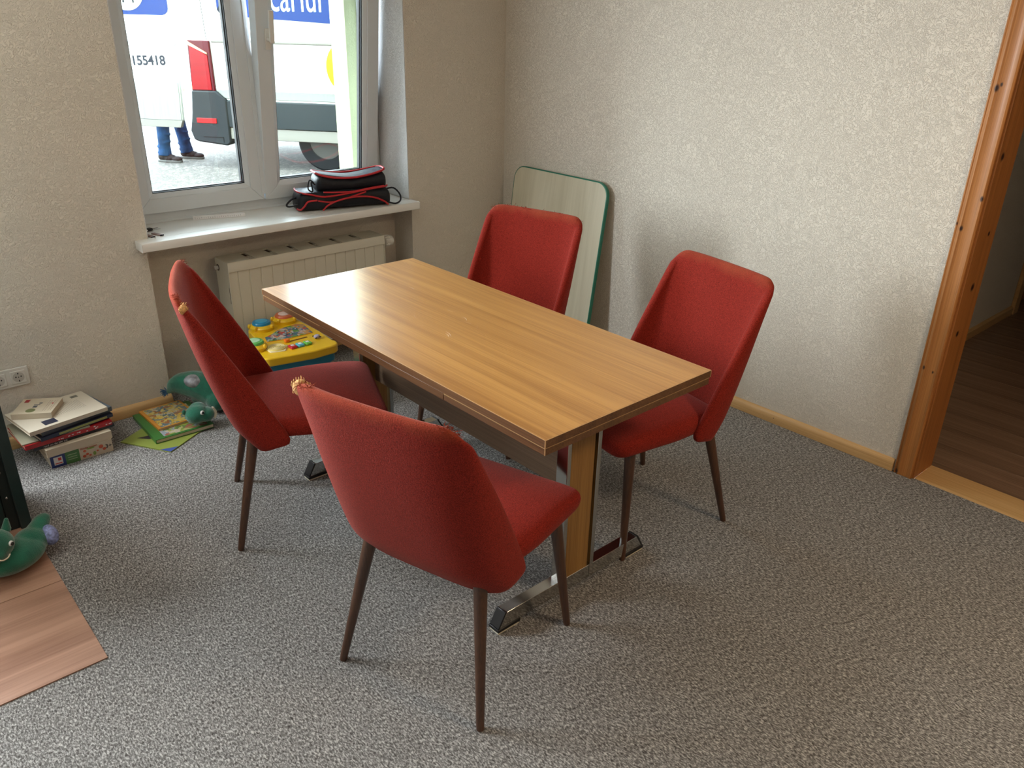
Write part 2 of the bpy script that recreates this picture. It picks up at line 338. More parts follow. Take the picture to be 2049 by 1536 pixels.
def thing(name, label, cat, loc=(0, 0, 0), rotz=0, group=None):
    o = bpy.data.objects.new(name, None); C.objects.link(o); o.location = loc; o.rotation_euler = (0, 0, rotz)
    o.empty_display_size = .05; o['label'] = label; o['category'] = cat
    if group: o['group'] = group
    return o
def tag(o, label, cat, group=None):
    o['label'] = label; o['category'] = cat
    if group: o['group'] = group
    return o
def struct(name, mb, m, parent=None, **k):
    o = obj(name, mb, m, parent, **k)
    if not parent: o['kind'] = 'structure'
    return o

# ---------------------------------------------------------------- room shell
XL, YB, H = -5.6, -5.4, 2.5
WL, WR, Z0, Z1 = -2.032, -.665, .755, 2.08          # visible window opening in the back wall
NL, NR, ND = -2.044, -.653, .17                      # radiator niche
def build_room():
    f = MB().box(XL, 0, YB, 0, -.06, 0).box(NL, NR, 0, ND, -.06, 0)
    struct('floor', f, M['carpet'])
    w = MB()
    w.box(XL-.2, -4.25, 0, .48, -.06, H); w.box(-4.25, -2.85, 0, .48, -.06, .785); w.box(-4.25, -2.85, 0, .48, Z1, H)
    w.box(-2.85, NL, 0, .48, -.06, H)
    w.box(NL, WL, 0, .48, Z0, H)
    w.box(NL, NR, ND, .48, -.06, Z0); w.box(WL, WR, 0, .48, Z1, H)
    w.box(WR, NR, 0, .48, Z0, H); w.box(NR, .16, 0, .48, -.06, H)
    struct('wall_back', w, M['wall'])
    w = MB(); w.box(0, .16, -2.567, 0, -.06, H); w.box(0, .16, YB-.2, -3.471, -.06, H); w.box(0, .16, -3.471, -2.567, 2.051, H)
    struct('wall_right', w, M['wall'])
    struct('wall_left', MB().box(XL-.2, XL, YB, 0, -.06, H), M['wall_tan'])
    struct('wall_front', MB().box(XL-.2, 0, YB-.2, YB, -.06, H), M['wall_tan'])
    struct('ceiling', MB().box(XL-.2, .16, YB-.2, .48, H, H+.1), M['ceiling'])
    # unseen wall added to block sky light, and the rest of the street front
    struct('wall_sky_block', MB().box(-14, 9, -7, .48, H+.1, 9.5), M['facade'])
    f = MB().box(-14, XL-.2, .2, .48, -.2, H+.1).box(.16, 9, .2, .48, -.2, H+.1); struct('wall_street_front', f, M['facade'])
    # white plaster reveals of the window
    r = MB(); r.box(WL, WL+.004, .002, .262, .788, Z1); r.box(WR-.004, WR, .002, .262, .788, Z1); r.box(WL, WR, .002, .262, Z1-.004, Z1)
    struct('trim_1', r, M['reveal'])
    # outside cream render of the reveal
    r = MB(); r.box(-.795, WR, .335, .481, .70, Z1+.05); r.box(WL-.0, WL+.10, .335, .481, .70, Z1+.05); r.box(WL+.1, -.795, .335, .481, 1.98, Z1+.05)
    struct('trim_2', r, M['facade'])
    # skirting
    def skirt(name, poly_dir, a, b):
        pass
    prof = [(0, 0), (-.018, 0), (-.018, .036), (-.013, .046), (-.004, .053), (0, .053)]   # offset from wall, z
    s = MB(); s.prism_x([(o, z) for o, z in prof], XL+.02, NL)
    s.prism_x([(o, z) for o, z in prof], NR, -.018); s.prism_x([(o+ND, z) for o, z in prof], NL, NR)
    struct('baseboard_back', s, M['pine'], bevel=.001)
    s = MB().prism_y([(o, z) for o, z in prof], -2.487, 0); s.prism_y([(o, z) for o, z in prof], YB, -3.56)
    b = struct('baseboard_right', s, M['pine_y'], bevel=.001)
    nl = MB()
    for y in (-1.93, -1.2): nl.lathe([(.0022, 0), (.0022, .001)], 10, Matrix.Translation((-.0185, y, .028)) @ Matrix.Rotation(-PI/2, 4, 'Y'))
    obj('nail_head', nl, M['black'], b)
build_room()

def build_window(name, WL, WR, tilt):
    w = bpy.data.objects.new(name, None); C.objects.link(w); w['kind'] = 'structure'; w.location = (0, 0, 0)
    FY = .262; B = .785; T = Z1; J = (WL+WR)/2-.016
    f = MB()
    f.box(WL+.004, WR-.004, FY, FY+.07, B, B+.058); f.box(WL+.004, WR-.004, FY, FY+.07, T-.058, T-.004)
    f.box(WL+.004, WL+.062, FY, FY+.07, B+.058, T-.058); f.box(WR-.062, WR-.004, FY, FY+.07, B+.058, T-.058)
    obj('window_frame', f, M['pvc'], w, bevel=.004)
    lip = MB().box(WL+.006, WR-.006, FY-.006, FY, B, B+.012); obj('frame_lip', lip, M['pvc'], w, bevel=.001)
    def sash(x0, x1, ang, handle):
        piv = Vector((0, FY+.01, B+.05)); R = Matrix.Translation(piv) @ Matrix.Rotation(ang, 4, 'X') @ Matrix.Translation(-piv)
        z0, z1 = B+.046, T-.046; y0, y1 = FY-.020, FY+.045; k = .088
        def ring(mb, a, y0, y1, k, kz):   # mitred ring of four members
            xs = (x0+a, x1-a); zs = (z0+a, z1-a)
            o = [(xs[0], zs[0]), (xs[1], zs[0]), (xs[1], zs[1]), (xs[0], zs[1])]; i = [(xs[0]+k, zs[0]+k), (xs[1]-k, zs[0]+k), (xs[1]-k, zs[1]-k), (xs[0]+k, zs[1]-k)]
            for q in range(4):
                p = [o[q], o[(q+1) % 4], i[(q+1) % 4], i[q]]; yi = kz
                vs = [(p[0][0], y0, p[0][1]), (p[1][0], y0, p[1][1]), (p[2][0], y0+yi, p[2][1]), (p[3][0], y0+yi, p[3][1])]+[(x, y1, z) for x, z in p]
                mb.add(vs, [(0, 1, 2, 3), (7, 6, 5, 4), (0, 4, 5, 1), (1, 5, 6, 2), (2, 6, 7, 3), (3, 7, 4, 0)], R)
        mb = MB(); ring(mb, 0, y0, y1, .066, 0); s = obj('sash', mb, M['pvc'], w, bevel=.0025)
        mb = MB(); ring(mb, .0665, y0+.003, y1-.02, .020, .012); obj('glazing_bead', mb, M['pvc'], s, bevel=.001)
        mb = MB(); ring(mb, .0865, y0+.020, y1-.022, .0035, 0); obj('gasket', mb, M['gasket'], s)
        mb = MB(); ring(mb, .0905, y0+.034, y1-.010, .004, 0); obj('gasket', mb, M['gasket'], s)
        g = MB().box(x0+.088, x1-.088, y0+.024, y0+.028, z0+.088, z1-.088, R); obj('window_pane', g, M['glass'], s)
        if handle:
            hx = x0+.052; hz = 1.575
            hb = MB().box(hx-.014, hx+.014, y0-.010, y0, hz-.045, hz+.045, R); hb.tube([R @ Vector((hx, y0-.008, hz)), R @ Vector((hx, y0-.042, hz))], .010, 12)
            hd = obj('handle', hb, M['valve'], s, bevel=.002)
            g2 = MB().box(hx-.011, hx+.011, y0-.052, y0-.038, hz-.012, hz+.125, R); obj('lever', g2, M['valve'], hd, bevel=.003)
        return s
    sash(WL+.048, J-.004, 0, False)
    s = sash(J+.004, WR-.042, tilt, True)
    if not tilt:
        pass
    st = MB().box(J-.016, J+.006, FY-.024, FY-.019, B+.075, T-.06); obj('cover_strip', st, M['pvc'], w, bevel=.001)
    return w
build_window('window_1', WL, WR, math.radians(6.0))
build_window('window_2', -4.246, -2.854, 0)

def build_sill(name, x0, x1):
    prof = [(.255, Z0), (-.060, Z0), (-.060, .750), (-.083, .750), (-.083, .778), (-.078, .785), (.255, .785)]
    s = MB().prism_x(prof, x0, x1); o = struct(name, s, M['sill'], bevel=.003)
    e = MB(); e.prism_x([(-.0845, .7485), (-.0845, .779), (-.0785, .7862), (.0, .7862), (.0, .7485)], x1, x1+.002); e.prism_x([(-.0845, .7485), (-.0845, .779), (-.0785, .7862), (.0, .7862), (.0, .7485)], x0-.002, x0)
    obj('end_cap', e, M['sill'], o)
# the sill board: its ears run in front of the wall, so the part in the reveal is narrower
def sill_visible():
    s = MB().box(WL+.003, WR-.003, -.0, .260, .757, .785)
    s.prism_x([(.0, .757), (-.064, .757), (-.064, .748), (-.083, .748), (-.083, .779), (-.078, .785), (.0, .785)], -2.084, -.658)
    o = struct('trim_3', s, M['sill'], bevel=.002)
    e = MB()
    for a, b in ((-.658, -.6565), (-2.0855, -2.084)): e.prism_x([(-.0835, .7475), (-.0835, .7795), (-.0785, .7855), (-.002, .7855), (-.002, .7475)], a, b)
    obj('end_cap', e, M['sill'], o)
    s = MB().box(-4.246, -2.854, -.08, .262, .757, .785); struct('trim_4', s, M['sill'], bevel=.002)
sill_visible()

# doorway
def doorway():
    c = MB()
    prof = [(0, -2.494), (-.014, -2.494), (-.017, -2.498), (-.014, -2.503), (-.018, -2.508), (-.021, -2.514), (-.018, -2.520), (-.018, -2.556), (-.021, -2.561), (-.016, -2.568), (0, -2.568)]
    c.prism([(x, y) for x, y in prof], 0, 2.12)
    c.prism([(x, -3.47-(y+2.568)-.0) for x, y in prof], 0, 2.12)
    c.box(-.018, 0, -3.47, -2.568, 2.05, 2.12)
    d = struct('door_1', c, M['casing'], bevel=.0015)
    j = MB(); j.box(-.006, .165, -2.575, -2.568, 0, 2.05); j.box(-.006, .165, -3.47, -3.463, 0, 2.05); j.box(-.006, .165, -3.463, -2.575, 2.043, 2.05)
    obj('jamb', j, M['jamb'], d, bevel=.001)
    t = MB().box(.0, .160, -3.463, -2.576, -.03, .004); t2 = obj('threshold', t, M['pine_y'], d, bevel=.002)
    # the corridor behind
    fl = MB().box(.16, 4.2, -4.9, -1.9, -.06, -.008); fo = struct('floor_corridor', fl, M['dark_laminate'])
    fo.name = 'floor.001'
    pm = MB().box(-.0945, .0945, -1.42, 0, -.008, .001); first = None
    for i in range(20):
        x = .258+i*.193
        o = obj('plank', pm, M['dark_laminate'], fo, bevel=.0012) if first is None else first.copy()
        if first is not None: C.objects.link(o); o.parent = fo
        first = first or o; o.location = (x, -2.065-(.0 if i % 2 else 0), 0)
        o2 = first.copy(); C.objects.link(o2); o2.parent = fo; o2.location = (x, -3.488, 0)
    w = MB().box(.16, 2.55, -2.06, -1.9, -.06, H); w.box(2.55, 3.5, -2.06, -1.9, 2.1, H); w.box(3.5, 4.3, -2.06, -1.9, -.06, H)
    w.box(4.2, 4.3, -4.9, -2.06, -.06, H); w.box(.16, 4.3, -5.0, -4.9, -.06, H); w.box(2.55, 3.5, -1.97, -1.9, -.06, 2.1); struct('wall_corridor', w, M['wall'])
    struct('ceiling.001', MB().box(.16, 4.3, -5.0, -1.9, H, H+.1), M['ceiling'])
    prof = [(0, 0), (-.018, 0), (-.018, .046), (-.004, .056), (0, .056)]
    struct('baseboard_corridor', MB().prism_x([(o-2.06, z) for o, z in prof], .165, 2.55), M['pine'])
    d2 = MB().box(2.55, 2.63, -2.085, -2.06, 0, 2.15); d2.box(3.42, 3.5, -2.085, -2.06, 0, 2.15); d2.box(2.63, 3.42, -2.085, -2.06, 2.07, 2.15)
    d2o = struct('door_2', d2, M['pine'], bevel=.003)
    obj('door_leaf', MB().box(2.63, 3.42, -2.02, -1.98, .01, 2.07), M['casing'], d2o, bevel=.003)
doorway()

# ---------------------------------------------------------------- wood-look vinyl sheet in the carpet
def vinyl():
    t = thing('vinyl_sheet', 'reddish wood-look vinyl sheet with straight edges laid into grey carpet at far left', 'flooring', (-3.3, -1.0, 0))
    for i, (a, b) in enumerate(((-1.512, -1.062), (-1.060, -.610), (-.608, -.20))):
        o = obj('plank', MB().box(-.7+i*0.0, .496, a+1.0, b+1.0, .0, .004), M['vinyl'], t, bevel=.0006)
vinyl()

# ---------------------------------------------------------------- table
def build_table():
    t = thing('extending_table', 'brown walnut-laminate extending dining table with chrome trestle legs', 'table', (-1.5615, -1.572, 0))
    L, Wd = .766, .343
    top = obj('tabletop', MB().box(-Wd, Wd, -L, L, .7175, .740), M['table_edge'], t, bevel=.0008)
    sk = obj('laminate_surface', MB().box(-Wd+.0012, Wd-.0012, -L+.0012, L-.0012, .7400, .7404), M['table_top'], top)
    e = MB(); a = .0009
    for z in (.7392,):
        e.box(-Wd-a, -Wd+.0012, -L, L, z, z+.0009); e.box(Wd-.0012, Wd+a, -L, L, z, z+.0009); e.box(-Wd, Wd, -L-a, -L+.0012, z, z+.0009); e.box(-Wd, Wd, L-.0012, L+a, z, z+.0009)
    for sx in (-1, 1):
        for sy in (-1, 1): e.box(sx*Wd-.0012, sx*Wd+.0012, sy*L-.0012, sy*L+.0012, .718, .7395)
    obj('edge_strip', e, M['table_lip'], top)
    # scratches in the lacquer
    s = MB(); rnd = random.Random(3)
    for i in range(26):
        x = rnd.uniform(-.22, .12); y = rnd.uniform(-.05, .45); a0 = rnd.uniform(0, 6.3); r = rnd.uniform(.01, .045); pts = []
        for k in range(7):
            a = a0+k*.16; pts.append((x+r*math.cos(a), y+r*math.sin(a)*1.4, .74045))
        s.tube(pts, .00035, 4)
    sc_ = obj('surface_scratches', s, M['table_lip'], top); sc_['kind'] = 'stuff'
    for sy, y0, y1 in ((1, .345, L-.002), (-1, -L+.002, -.350)):
        lf = obj('extension_leaf', MB().box(-Wd+.002, Wd-.002, y0, y1, .6945, .7150), M['table_edge'], t, bevel=.0008)
        b = MB(); b.box(-Wd+.0008, -Wd+.003, y0, y1, .7142, .7156); b.box(-Wd+.002, Wd-.002, y1-.0012 if sy > 0 else y0-.0006, y1+.0006 if sy > 0 else y0+.0012, .7142, .7156)
        b.box(-Wd+.0008, -Wd+.003, (y1 if sy > 0 else y0)-.001, (y1 if sy > 0 else y0)+.001, .6955, .715)
        obj('edge_strip', b, M['table_lip'], lf)
    for sx in (-1, 1):
        obj('side_rail', MB().box(min(sx*(Wd-.0008), sx*(Wd-.016)), max(sx*(Wd-.0008), sx*(Wd-.016)), -.349, .344, .6945, .7172), M['table_edge'], t, bevel=.001)
        obj('slide_rail', MB().box(sx*.285-.018, sx*.285+.018, -.70, .70, .676, .6940), M['table_dark'], t, bevel=.001)
    obj('under_frame', MB().box(-.11, .11, -.60, .60, .668, .694), M['table_dark'], t, bevel=.001)
    st = obj('stretcher_board', MB().box(-.009, .009, -.545, .545, .348, .468), M['table_dark'], t, bevel=.001)
    for sy in (-1, 1):
        yc = sy*.571
        for sx in (-1, 1):
            p = MB(); xo = sx*.066
            p.box(xo-.008, xo+.008, yc-.0225, yc+.0225, .018, .680); obj('chrome_post', p, M['chrome'], t, bevel=.0015)
        obj('wood_infill', MB().box(-.054, .048, yc-.018, yc+.018, .062, .684), M['table_panel'], t, bevel=.001)
        f = MB().prism_y([(-.325, .016), (.325, .016), (.325, .022), (.298, .066), (-.298, .066), (-.325, .022)], yc-.019, yc+.019)
        ft = obj('foot_beam', f, M['chrome'], t, bevel=.0012)
        for sx in (-1, 1):
            c = MB(); c.prism_y([(sx*.326, .018), (sx*.333, .019), (sx*.305, .068), (sx*.298, .0665)], yc-.020, yc+.020)
            c.box(min(sx*.335, sx*.245), max(sx*.335, sx*.245), yc-.022, yc+.022, .006, .0175)
            obj('foot_cap', c, M['black'], ft, bevel=.0015)
            obj('glide_pad', MB().box(min(sx*.333, sx*.25), max(sx*.333, sx*.25), yc-.020, yc+.020, .0, .006), M['felt_cream'], ft)
    for z in (.338,): obj('bolt_head', MB().ball((-.012, -.571-.019, z), .005), M['screw'], t)
    return t
build_table()

# ---------------------------------------------------------------- chairs
def shell_mesh():
    NT, NV = 28, 16; TH = .032
    def sec(tt, v, inset):
        # tt in -1..1 round the back, v 0..1 bottom to top
        xb = -.205 + (-.366+.205)*v - .016*math.sin(PI*v) ; xe = -.046 + (-.300+.046)*v + .006*math.sin(PI*v)
        w = (.250 + (.247-.250)*v + .004*math.sin(PI*v))
        xb += inset; w -= inset
        a = tt*PI/2; s_, c_ = math.sin(a), math.cos(a); pw = .50 + .16*v
        y = w*math.copysign(abs(s_)**pw, s_) if abs(s_) > 1e-6 else 0
        x = xe - (xe-xb)*(abs(c_)**pw)
        zb = .382 - .030*(1-abs(tt)**3) + (0.012 if inset else 0); rc = .045; q = max(0, abs(y)-(w-rc)); zt = .908 - (rc-math.sqrt(max(0, rc*rc-q*q)))
        z = zb + v*(zt-zb)
        if v < .14 and not inset: x += (.14-v)*.30*abs(c_)
        return (x, y, z)
    vs = []; fs = []
    def grid(inset):
        n0 = len(vs)
        for j in range(NV+1):
            for i in range(NT+1): vs.append(sec(-1+2*i/NT, j/NV, inset))
        return n0
    o0 = grid(0); i0 = grid(TH)
    W1 = NT+1
    for j in range(NV):
        for i in range(NT):
            a = o0+j*W1+i; fs.append((a, a+1, a+1+W1, a+W1)); a = i0+j*W1+i; fs.append((a, a+W1, a+1+W1, a+1))
    mids = {}
    def rim(ids_o, ids_i, push):
        n0 = len(vs)
        ms = []
        for a, b in zip(ids_o, ids_i):
            if (a, b) not in mids:
                m = (Vector(vs[a])+Vector(vs[b]))/2 + Vector(push(vs[a])); mids[(a, b)] = len(vs); vs.append(tuple(m))
            ms.append(mids[(a, b)])
        for k in range(len(ids_o)-1):
            fs.append((ids_o[k], ids_o[k+1], ms[k+1], ms[k])); fs.append((ms[k], ms[k+1], ids_i[k+1], ids_i[k]))
        return n0
    top_o = [o0+NV*W1+i for i in range(W1)]; top_i = [i0+NV*W1+i for i in range(W1)]
    bo = [o0+i for i in range(W1)]; bi = [i0+i for i in range(W1)]
    lo = [o0+j*W1 for j in range(NV+1)]; li = [i0+j*W1 for j in range(NV+1)]
    ro = [o0+j*W1+NT for j in range(NV+1)]; ri = [i0+j*W1+NT for j in range(NV+1)]
    rim(top_o, top_i, lambda p: (.0, 0, .008)); rim(bo[::-1], bi[::-1], lambda p: (0, 0, -.004))
    rim(lo[::-1], li[::-1], lambda p: (.007, 0, 0)); rim(ro, ri, lambda p: (.007, 0, 0))
    TOPLINE[:] = [Vector(vs[a])*.5+Vector(vs[b])*.5+Vector((0, 0, .005)) for a, b in zip(top_o[2:-2], top_i[2:-2])]
    mb = MB(); mb.v = vs; mb.f = fs; return mb
def seat_mesh():
    mb = MB(); NX, NY = 14, 14; x0, x1 = -.195, .282
    def w_at(x):
        t = (x-x0)/(x1-x0); return .207 + .033*min(1, t*2.2) + .014*max(0, t-.4)
    def corner(u):  # rounding in plan of the front corners
        return u
    rings = []
    def P_(u, v, z, inset):
        x = x0 + (x1-x0)*u; w = w_at(x)-inset
        r = .038
        y = w*v
        # round the front corners
        if x > x1-r and abs(y) > w-r:
            dx, dy = (x-(x1-r))/r, (abs(y)-(w-r))/r; m = max(dx, dy); l = math.hypot(dx, dy)
            if l > 0: k = m/l; x = x1-r+dx*k*r; y = math.copysign(w-r+dy*k*r, y)
        return (x-(inset if u > .5 else 0), y, z)
    vs = []; fs = []
    n = NX+1; m_ = NY+1
    for j in range(n):
        for i in range(m_):
            u = j/NX; v = -1+2*i/NY
            crown = .020*(1-abs(v)**3)*(1-(2*abs(u-.5))**3) ; drop = -.012*max(0, u-.75)/.25
            vs.append(P_(u, v, .458+crown+drop+.010*u, .010))
    top = lambda j, i: j*m_+i
    for j in range(NX):
        for i in range(NY): fs.append((top(j, i), top(j+1, i), top(j+1, i+1), top(j, i+1)))
    # boundary loop
    loop = [top(0, i) for i in range(m_)]+[top(j, NY) for j in range(1, n)]+[top(NX, i) for i in range(NY-1, -1, -1)]+[top(j, 0) for j in range(NX-1, 0, -1)]
    prev = loop
    for z, ins in ((.440, -.001), (.418, -.001), (.402, .004), (.398, .014)):
        cur = []
        for idx in loop:
            j, i = divmod(idx, m_); u = j/NX; v = -1+2*i/NY; zz = z + .008*u - (.004*max(0, u-.7)/.3); p = P_(u, v, zz, ins); vs.append(p); cur.append(len(vs)-1)
        for k in range(len(loop)):
            k2 = (k+1) % len(loop); fs.append((prev[k], prev[k2], cur[k2], cur[k]))
        prev = cur
    fs.append(tuple(prev[::-1])); mb.v = vs; mb.f = fs; return mb
TOPLINE = []
def make_chair(label):
    t = thing('dining_chair', label, 'chair', group='red upholstered dining chairs round the table')
    obj('backrest', shell_mesh(), M['fabric'], t, sub=1)
    obj('seat', seat_mesh(), M['fabric'], t, sub=1)
    for sx, top, foot in ((-1, (-.165, .175), (-.255, .235)), (1, (.190, .195), (.222, .240))):
        for sy in (1, -1):
            a = Vector((top[0], top[1]*sy, .41)); b = Vector((foot[0], foot[1]*sy, .0))
            pts = [b, b+(a-b)*.03, b+(a-b)*.5, a]; obj('leg', MB().tube(pts, [.0100, .0112, .0150, .0195], 18), M['leg'], t, smooth=True)
    return t
def frays(parent, pts, n, seed, ln=.02, m=None):
    rnd = random.Random(seed); mb = MB()
    for i in range(n):
        k = rnd.random()*(len(pts)-1); a = int(k); f = k-a
        p = Vector(pts[a]).lerp(Vector(pts[min(a+1, len(pts)-1)]), f) + Vector((rnd.uniform(-.010, .012), rnd.uniform(-.003, .003), rnd.uniform(-.007, .0)))
        d = Vector((rnd.uniform(-1, 1), rnd.uniform(-1, 1), rnd.uniform(-.3, 1))).normalized(); q = Vector((rnd.uniform(-1, 1), rnd.uniform(-1, 1), rnd.uniform(-1, .4))).normalized()
        l = ln*rnd.uniform(.4, 1); mb.tube([p, p+d*l*.5, p+d*l*.8+q*l*.4], [.0009, .0008, .0005], 4)
    o = obj('frayed_threads', mb, m or M['fabric'], parent); o['kind'] = 'stuff'; return o
def torn(parent, c, r, rot, seed):
    rnd = random.Random(seed); mb = MB().ball((0, 0, 0), r, 14)
    for i in range(26):
        a = rnd.uniform(0, 6.28); rr = r[1]*.9
        p = Vector((rnd.uniform(-1, 1)*r[0]*.6, math.cos(a)*rr, math.sin(a)*r[2]*.9)); mb.tube([p, p*1.10+Vector((0, 0, .002)), p*1.02+Vector((.004, .003, .006))], [.0016, .0014, .0010], 5)
    me = Matrix.Translation(c) @ Euler(rot).to_matrix().to_4x4(); mb.v = [tuple(me @ Vector(v)) for v in mb.v]
    o = obj('torn_padding', mb, M['foam'], parent, smooth=True); o['label'] = 'tan padding showing through the torn corner'; return o
def copy_chair(src, label):
    t = src.copy(); C.objects.link(t); t['label'] = label
    for ch in src.children:
        c = ch.copy(); C.objects.link(c); c.parent = t
    return t
def place(t, x, y, a): t.location = (x, y, 0); t.rotation_euler = (0, 0, a)
chA = make_chair('red dining chair nearest the camera, back turned to it, tan padding torn at a corner')
chB = copy_chair(chA, 'red dining chair on the window side with its back to the book pile')
chC = copy_chair(chA, 'red dining chair in front of the green-edged board')
chD = copy_chair(chA, 'red dining chair nearest the doorway with its seat under the table corner')
place(chA, -1.986, -2.099, .300); place(chB, -1.969, -1.155, -.400); place(chC, -1.02, -1.101, 3.403); place(chD, -1.066, -1.965, 2.95)
top_line = [tuple(v) for v in TOPLINE]
torn(chA, (-.322, .224, .888), (.014, .024, .022), (0, 0, .3), 1); frays(chA, top_line[18:], 60, 2, .022); frays(chA, top_line[1:6], 50, 3, .016)
torn(chB, (-.318, -.228, .876), (.012, .020, .016), (0, 0, -.3), 4); frays(chB, top_line[:6], 50, 5, .016); frays(chB, top_line[19:], 26, 6, .012)
frays(chC, top_line[:17], 60, 7, .022); frays(chC, top_line[21:], 16, 8, .018)
frays(chD, top_line[21:], 14, 9, .010)

# ---------------------------------------------------------------- radiator
def build_radiator():
    X0, X1, Y0, Y1, Zb, Zt = 0, .858, -.072, .072, 0, .50
    t = thing('radiator', 'cream panel radiator with slotted top mounted under the window sill', 'radiator', (-1.71, .042, .125))
    # ribbed front panel
    pts = []; x = .022; n = 0; y = Y0+.006
    poly = [(.004, y)]
    k = 0; xs = .045
    while xs < X1-.03:
        poly += [(xs-.0035, y), (xs-.0015, y+.0035), (xs+.0015, y+.0035), (xs+.0035, y)]; xs += .0575/1.0 if True else 0
    poly += [(X1-.004, y), (X1-.004, y+.012), (.004, y+.012)]
    f = MB().prism(poly, .03, Zt-.045); obj('front_panel', f, M['rad'], t)
    obj('front_rail', MB().prism_x([(Y0+.0, Zt-.046), (Y0+.014, Zt-.046), (Y0+.014, Zt-.002), (Y0+.003, Zt-.002), (Y0, Zt-.006)], .002, X1-.002), M['rad'], t, bevel=.001)
    obj('bottom_rail', MB().box(.002, X1-.002, Y0+.001, Y0+.016, .0, .031), M['rad'], t, bevel=.001)
    obj('back_panel', MB().box(.02, X1-.02, Y1-.02, Y1-.008, .02, Zt-.03), M['rad'], t)
    obj('convector_fins', MB().box(.03, X1-.03, Y0+.03, Y1-.03, .05, Zt-.04), M['rad_dark'], t)
    for nm, x0, x1 in (('side_panel', 0, .003), ('side_panel', X1-.003, X1)):
        s = obj(nm, MB().box(x0, x1, Y0+.001, Y1, 0, Zt), M['rad'], t, bevel=.001)
        if x0 == 0:
            obj('plug_hole', MB().lathe([(.016, -.0005), (.016, .0008)], 20, Matrix.Translation((-.0002, Y1-.028, Zt-.045)) @ Matrix.Rotation(-PI/2, 4, 'Y')), M['rad_dark'], s)
            obj('plug', MB().lathe([(.009, 0), (.009, .014), (.007, .016)], 16, Matrix.Translation((0, Y1-.028, Zt-.045)) @ Matrix.Rotation(-PI/2, 4, 'Y')), M['valve'], s)
            obj('side_slot', MB().box(-.0006, .001, Y0+.012, Y0+.016, .30, .38), M['rad_dark'], s)
    # top grille: cream plates with slot groups between them
    obj('slot_bed', MB().box(.004, X1-.004, Y0+.004, Y1-.002, Zt-.014, Zt-.009), M['rad_dark'], t)
    cs = [.128+i*.118 for i in range(6)]; edges = [0.003]+[c for c in cs]+[X1-.003]
    for i in range(7):
        a = edges[i]+(.012 if i else 0); b = edges[i+1]-(.012 if i < 6 else 0)
        obj('grille_plate', MB().box(a, b, Y0+.002, Y1-.001, Zt-.008, Zt), M['rad'], t, bevel=.0008)
    for c in cs:
        for q in ((c-.008, c-.004, Y0+.002, -.008), (c+.004, c+.008, Y0+.002, -.008), (c-.012, c+.012, Y0+.002, Y0+.012), (c-.012, c+.012, -.016, -.008), (c-.012, c+.012, Y1-.012, Y1-.001)):
            obj('grille_bar', MB().box(q[0], q[1], q[2], q[3], Zt-.006, Zt-.0004), M['rad'], t)
    # thermostat valve on the right
    R = Matrix.Translation((X1, .0, Zt-.052)) @ Matrix.Rotation(PI/2, 4, 'Y')
    v = obj('valve_body', MB().lathe([(.008, 0), (.008, .012), (.013, .012), (.013, .026), (.009, .028)], 18, R), M['screw'], t, smooth=True)
    kn = MB().lathe([(.012, .026), (.016, .034), (.027, .040), (.029, .062), (.027, .084), (.020, .092)], 28, R)
    for q in range(14):
        a = 2*PI*q/14; kn.add([tuple(R @ Vector((math.cos(a+d)*r, math.sin(a+d)*r, z))) for z in (.044, .066) for d, r in ((-.06, .0275), (.06, .0275), (.05, .0315), (-.05, .0315))], [(0, 1, 2, 3), (7, 6, 5, 4), (0, 4, 5, 1), (1, 5, 6, 2), (2, 6, 7, 3), (3, 7, 4, 0)])
    obj('thermostat_knob', kn, M['valve'], t, smooth=True)
    obj('supply_pipe', MB().tube([(X1+.016, 0, Zt-.06), (X1+.016, 0, -.125)], .0075, 12), M['valve'], t, smooth=True)
    for x in (.10, X1-.13): obj('wall_bracket', MB().box(x, x+.03, Y1-.008, Y1+.056, .08, Zt-.05), M['rad'], t)
build_radiator()

# ---------------------------------------------------------------- leaning board
def build_board():
    ang = math.atan2(.120, .925)
    t = thing('table_leaf_board', 'pale wood-grain tabletop board with green rounded edge leaning against the right wall', 'board', (-.160, -.497, .002))
    t.rotation_euler = (0, ang, 0)
    w, h, r = .352, .934, .075
    def outline(off):
        p = []
        for cx, cz, a0 in ((w-r, r, -90), (w-r, h-r, 0), (-w+r, h-r, 90), (-w+r, r, 180)):
            for k in range(9):
                a = math.radians(a0+k*90/8); p.append((cx+(r-off)*math.cos(a), cz+(r-off)*math.sin(a)))
        return p
    M['pale'] = wood('pale_ash_laminate', (.53, .49, .35), (.66, .62, .47), 2, 9, 3.2, .4, .1, bands=.8)
    obj('board_panel', MB().prism_x(outline(.0045), 0, .020), M['pale'], t)
    o = outline(0); i = outline(.005); n = len(o); mb = MB(); vs = []; fs = []
    ring = [(0.0015, o), (-.0008, i), (.0208, i), (.0185, o)]
    for x, pl in ((.001, o), (-.001, i), (.021, i), (.019, o)):
        vs += [(x, y, z) for y, z in pl]
    for a, b in ((0, 1), (1, 2), (2, 3), (3, 0)):
        for k in range(n): fs.append((a*n+k, a*n+(k+1) % n, b*n+(k+1) % n, b*n+k))
    mb.add(vs, fs); obj('edge_band', mb, mat('green_edge_band', (.008, .17, .105), .4), t, smooth=True)
build_board()

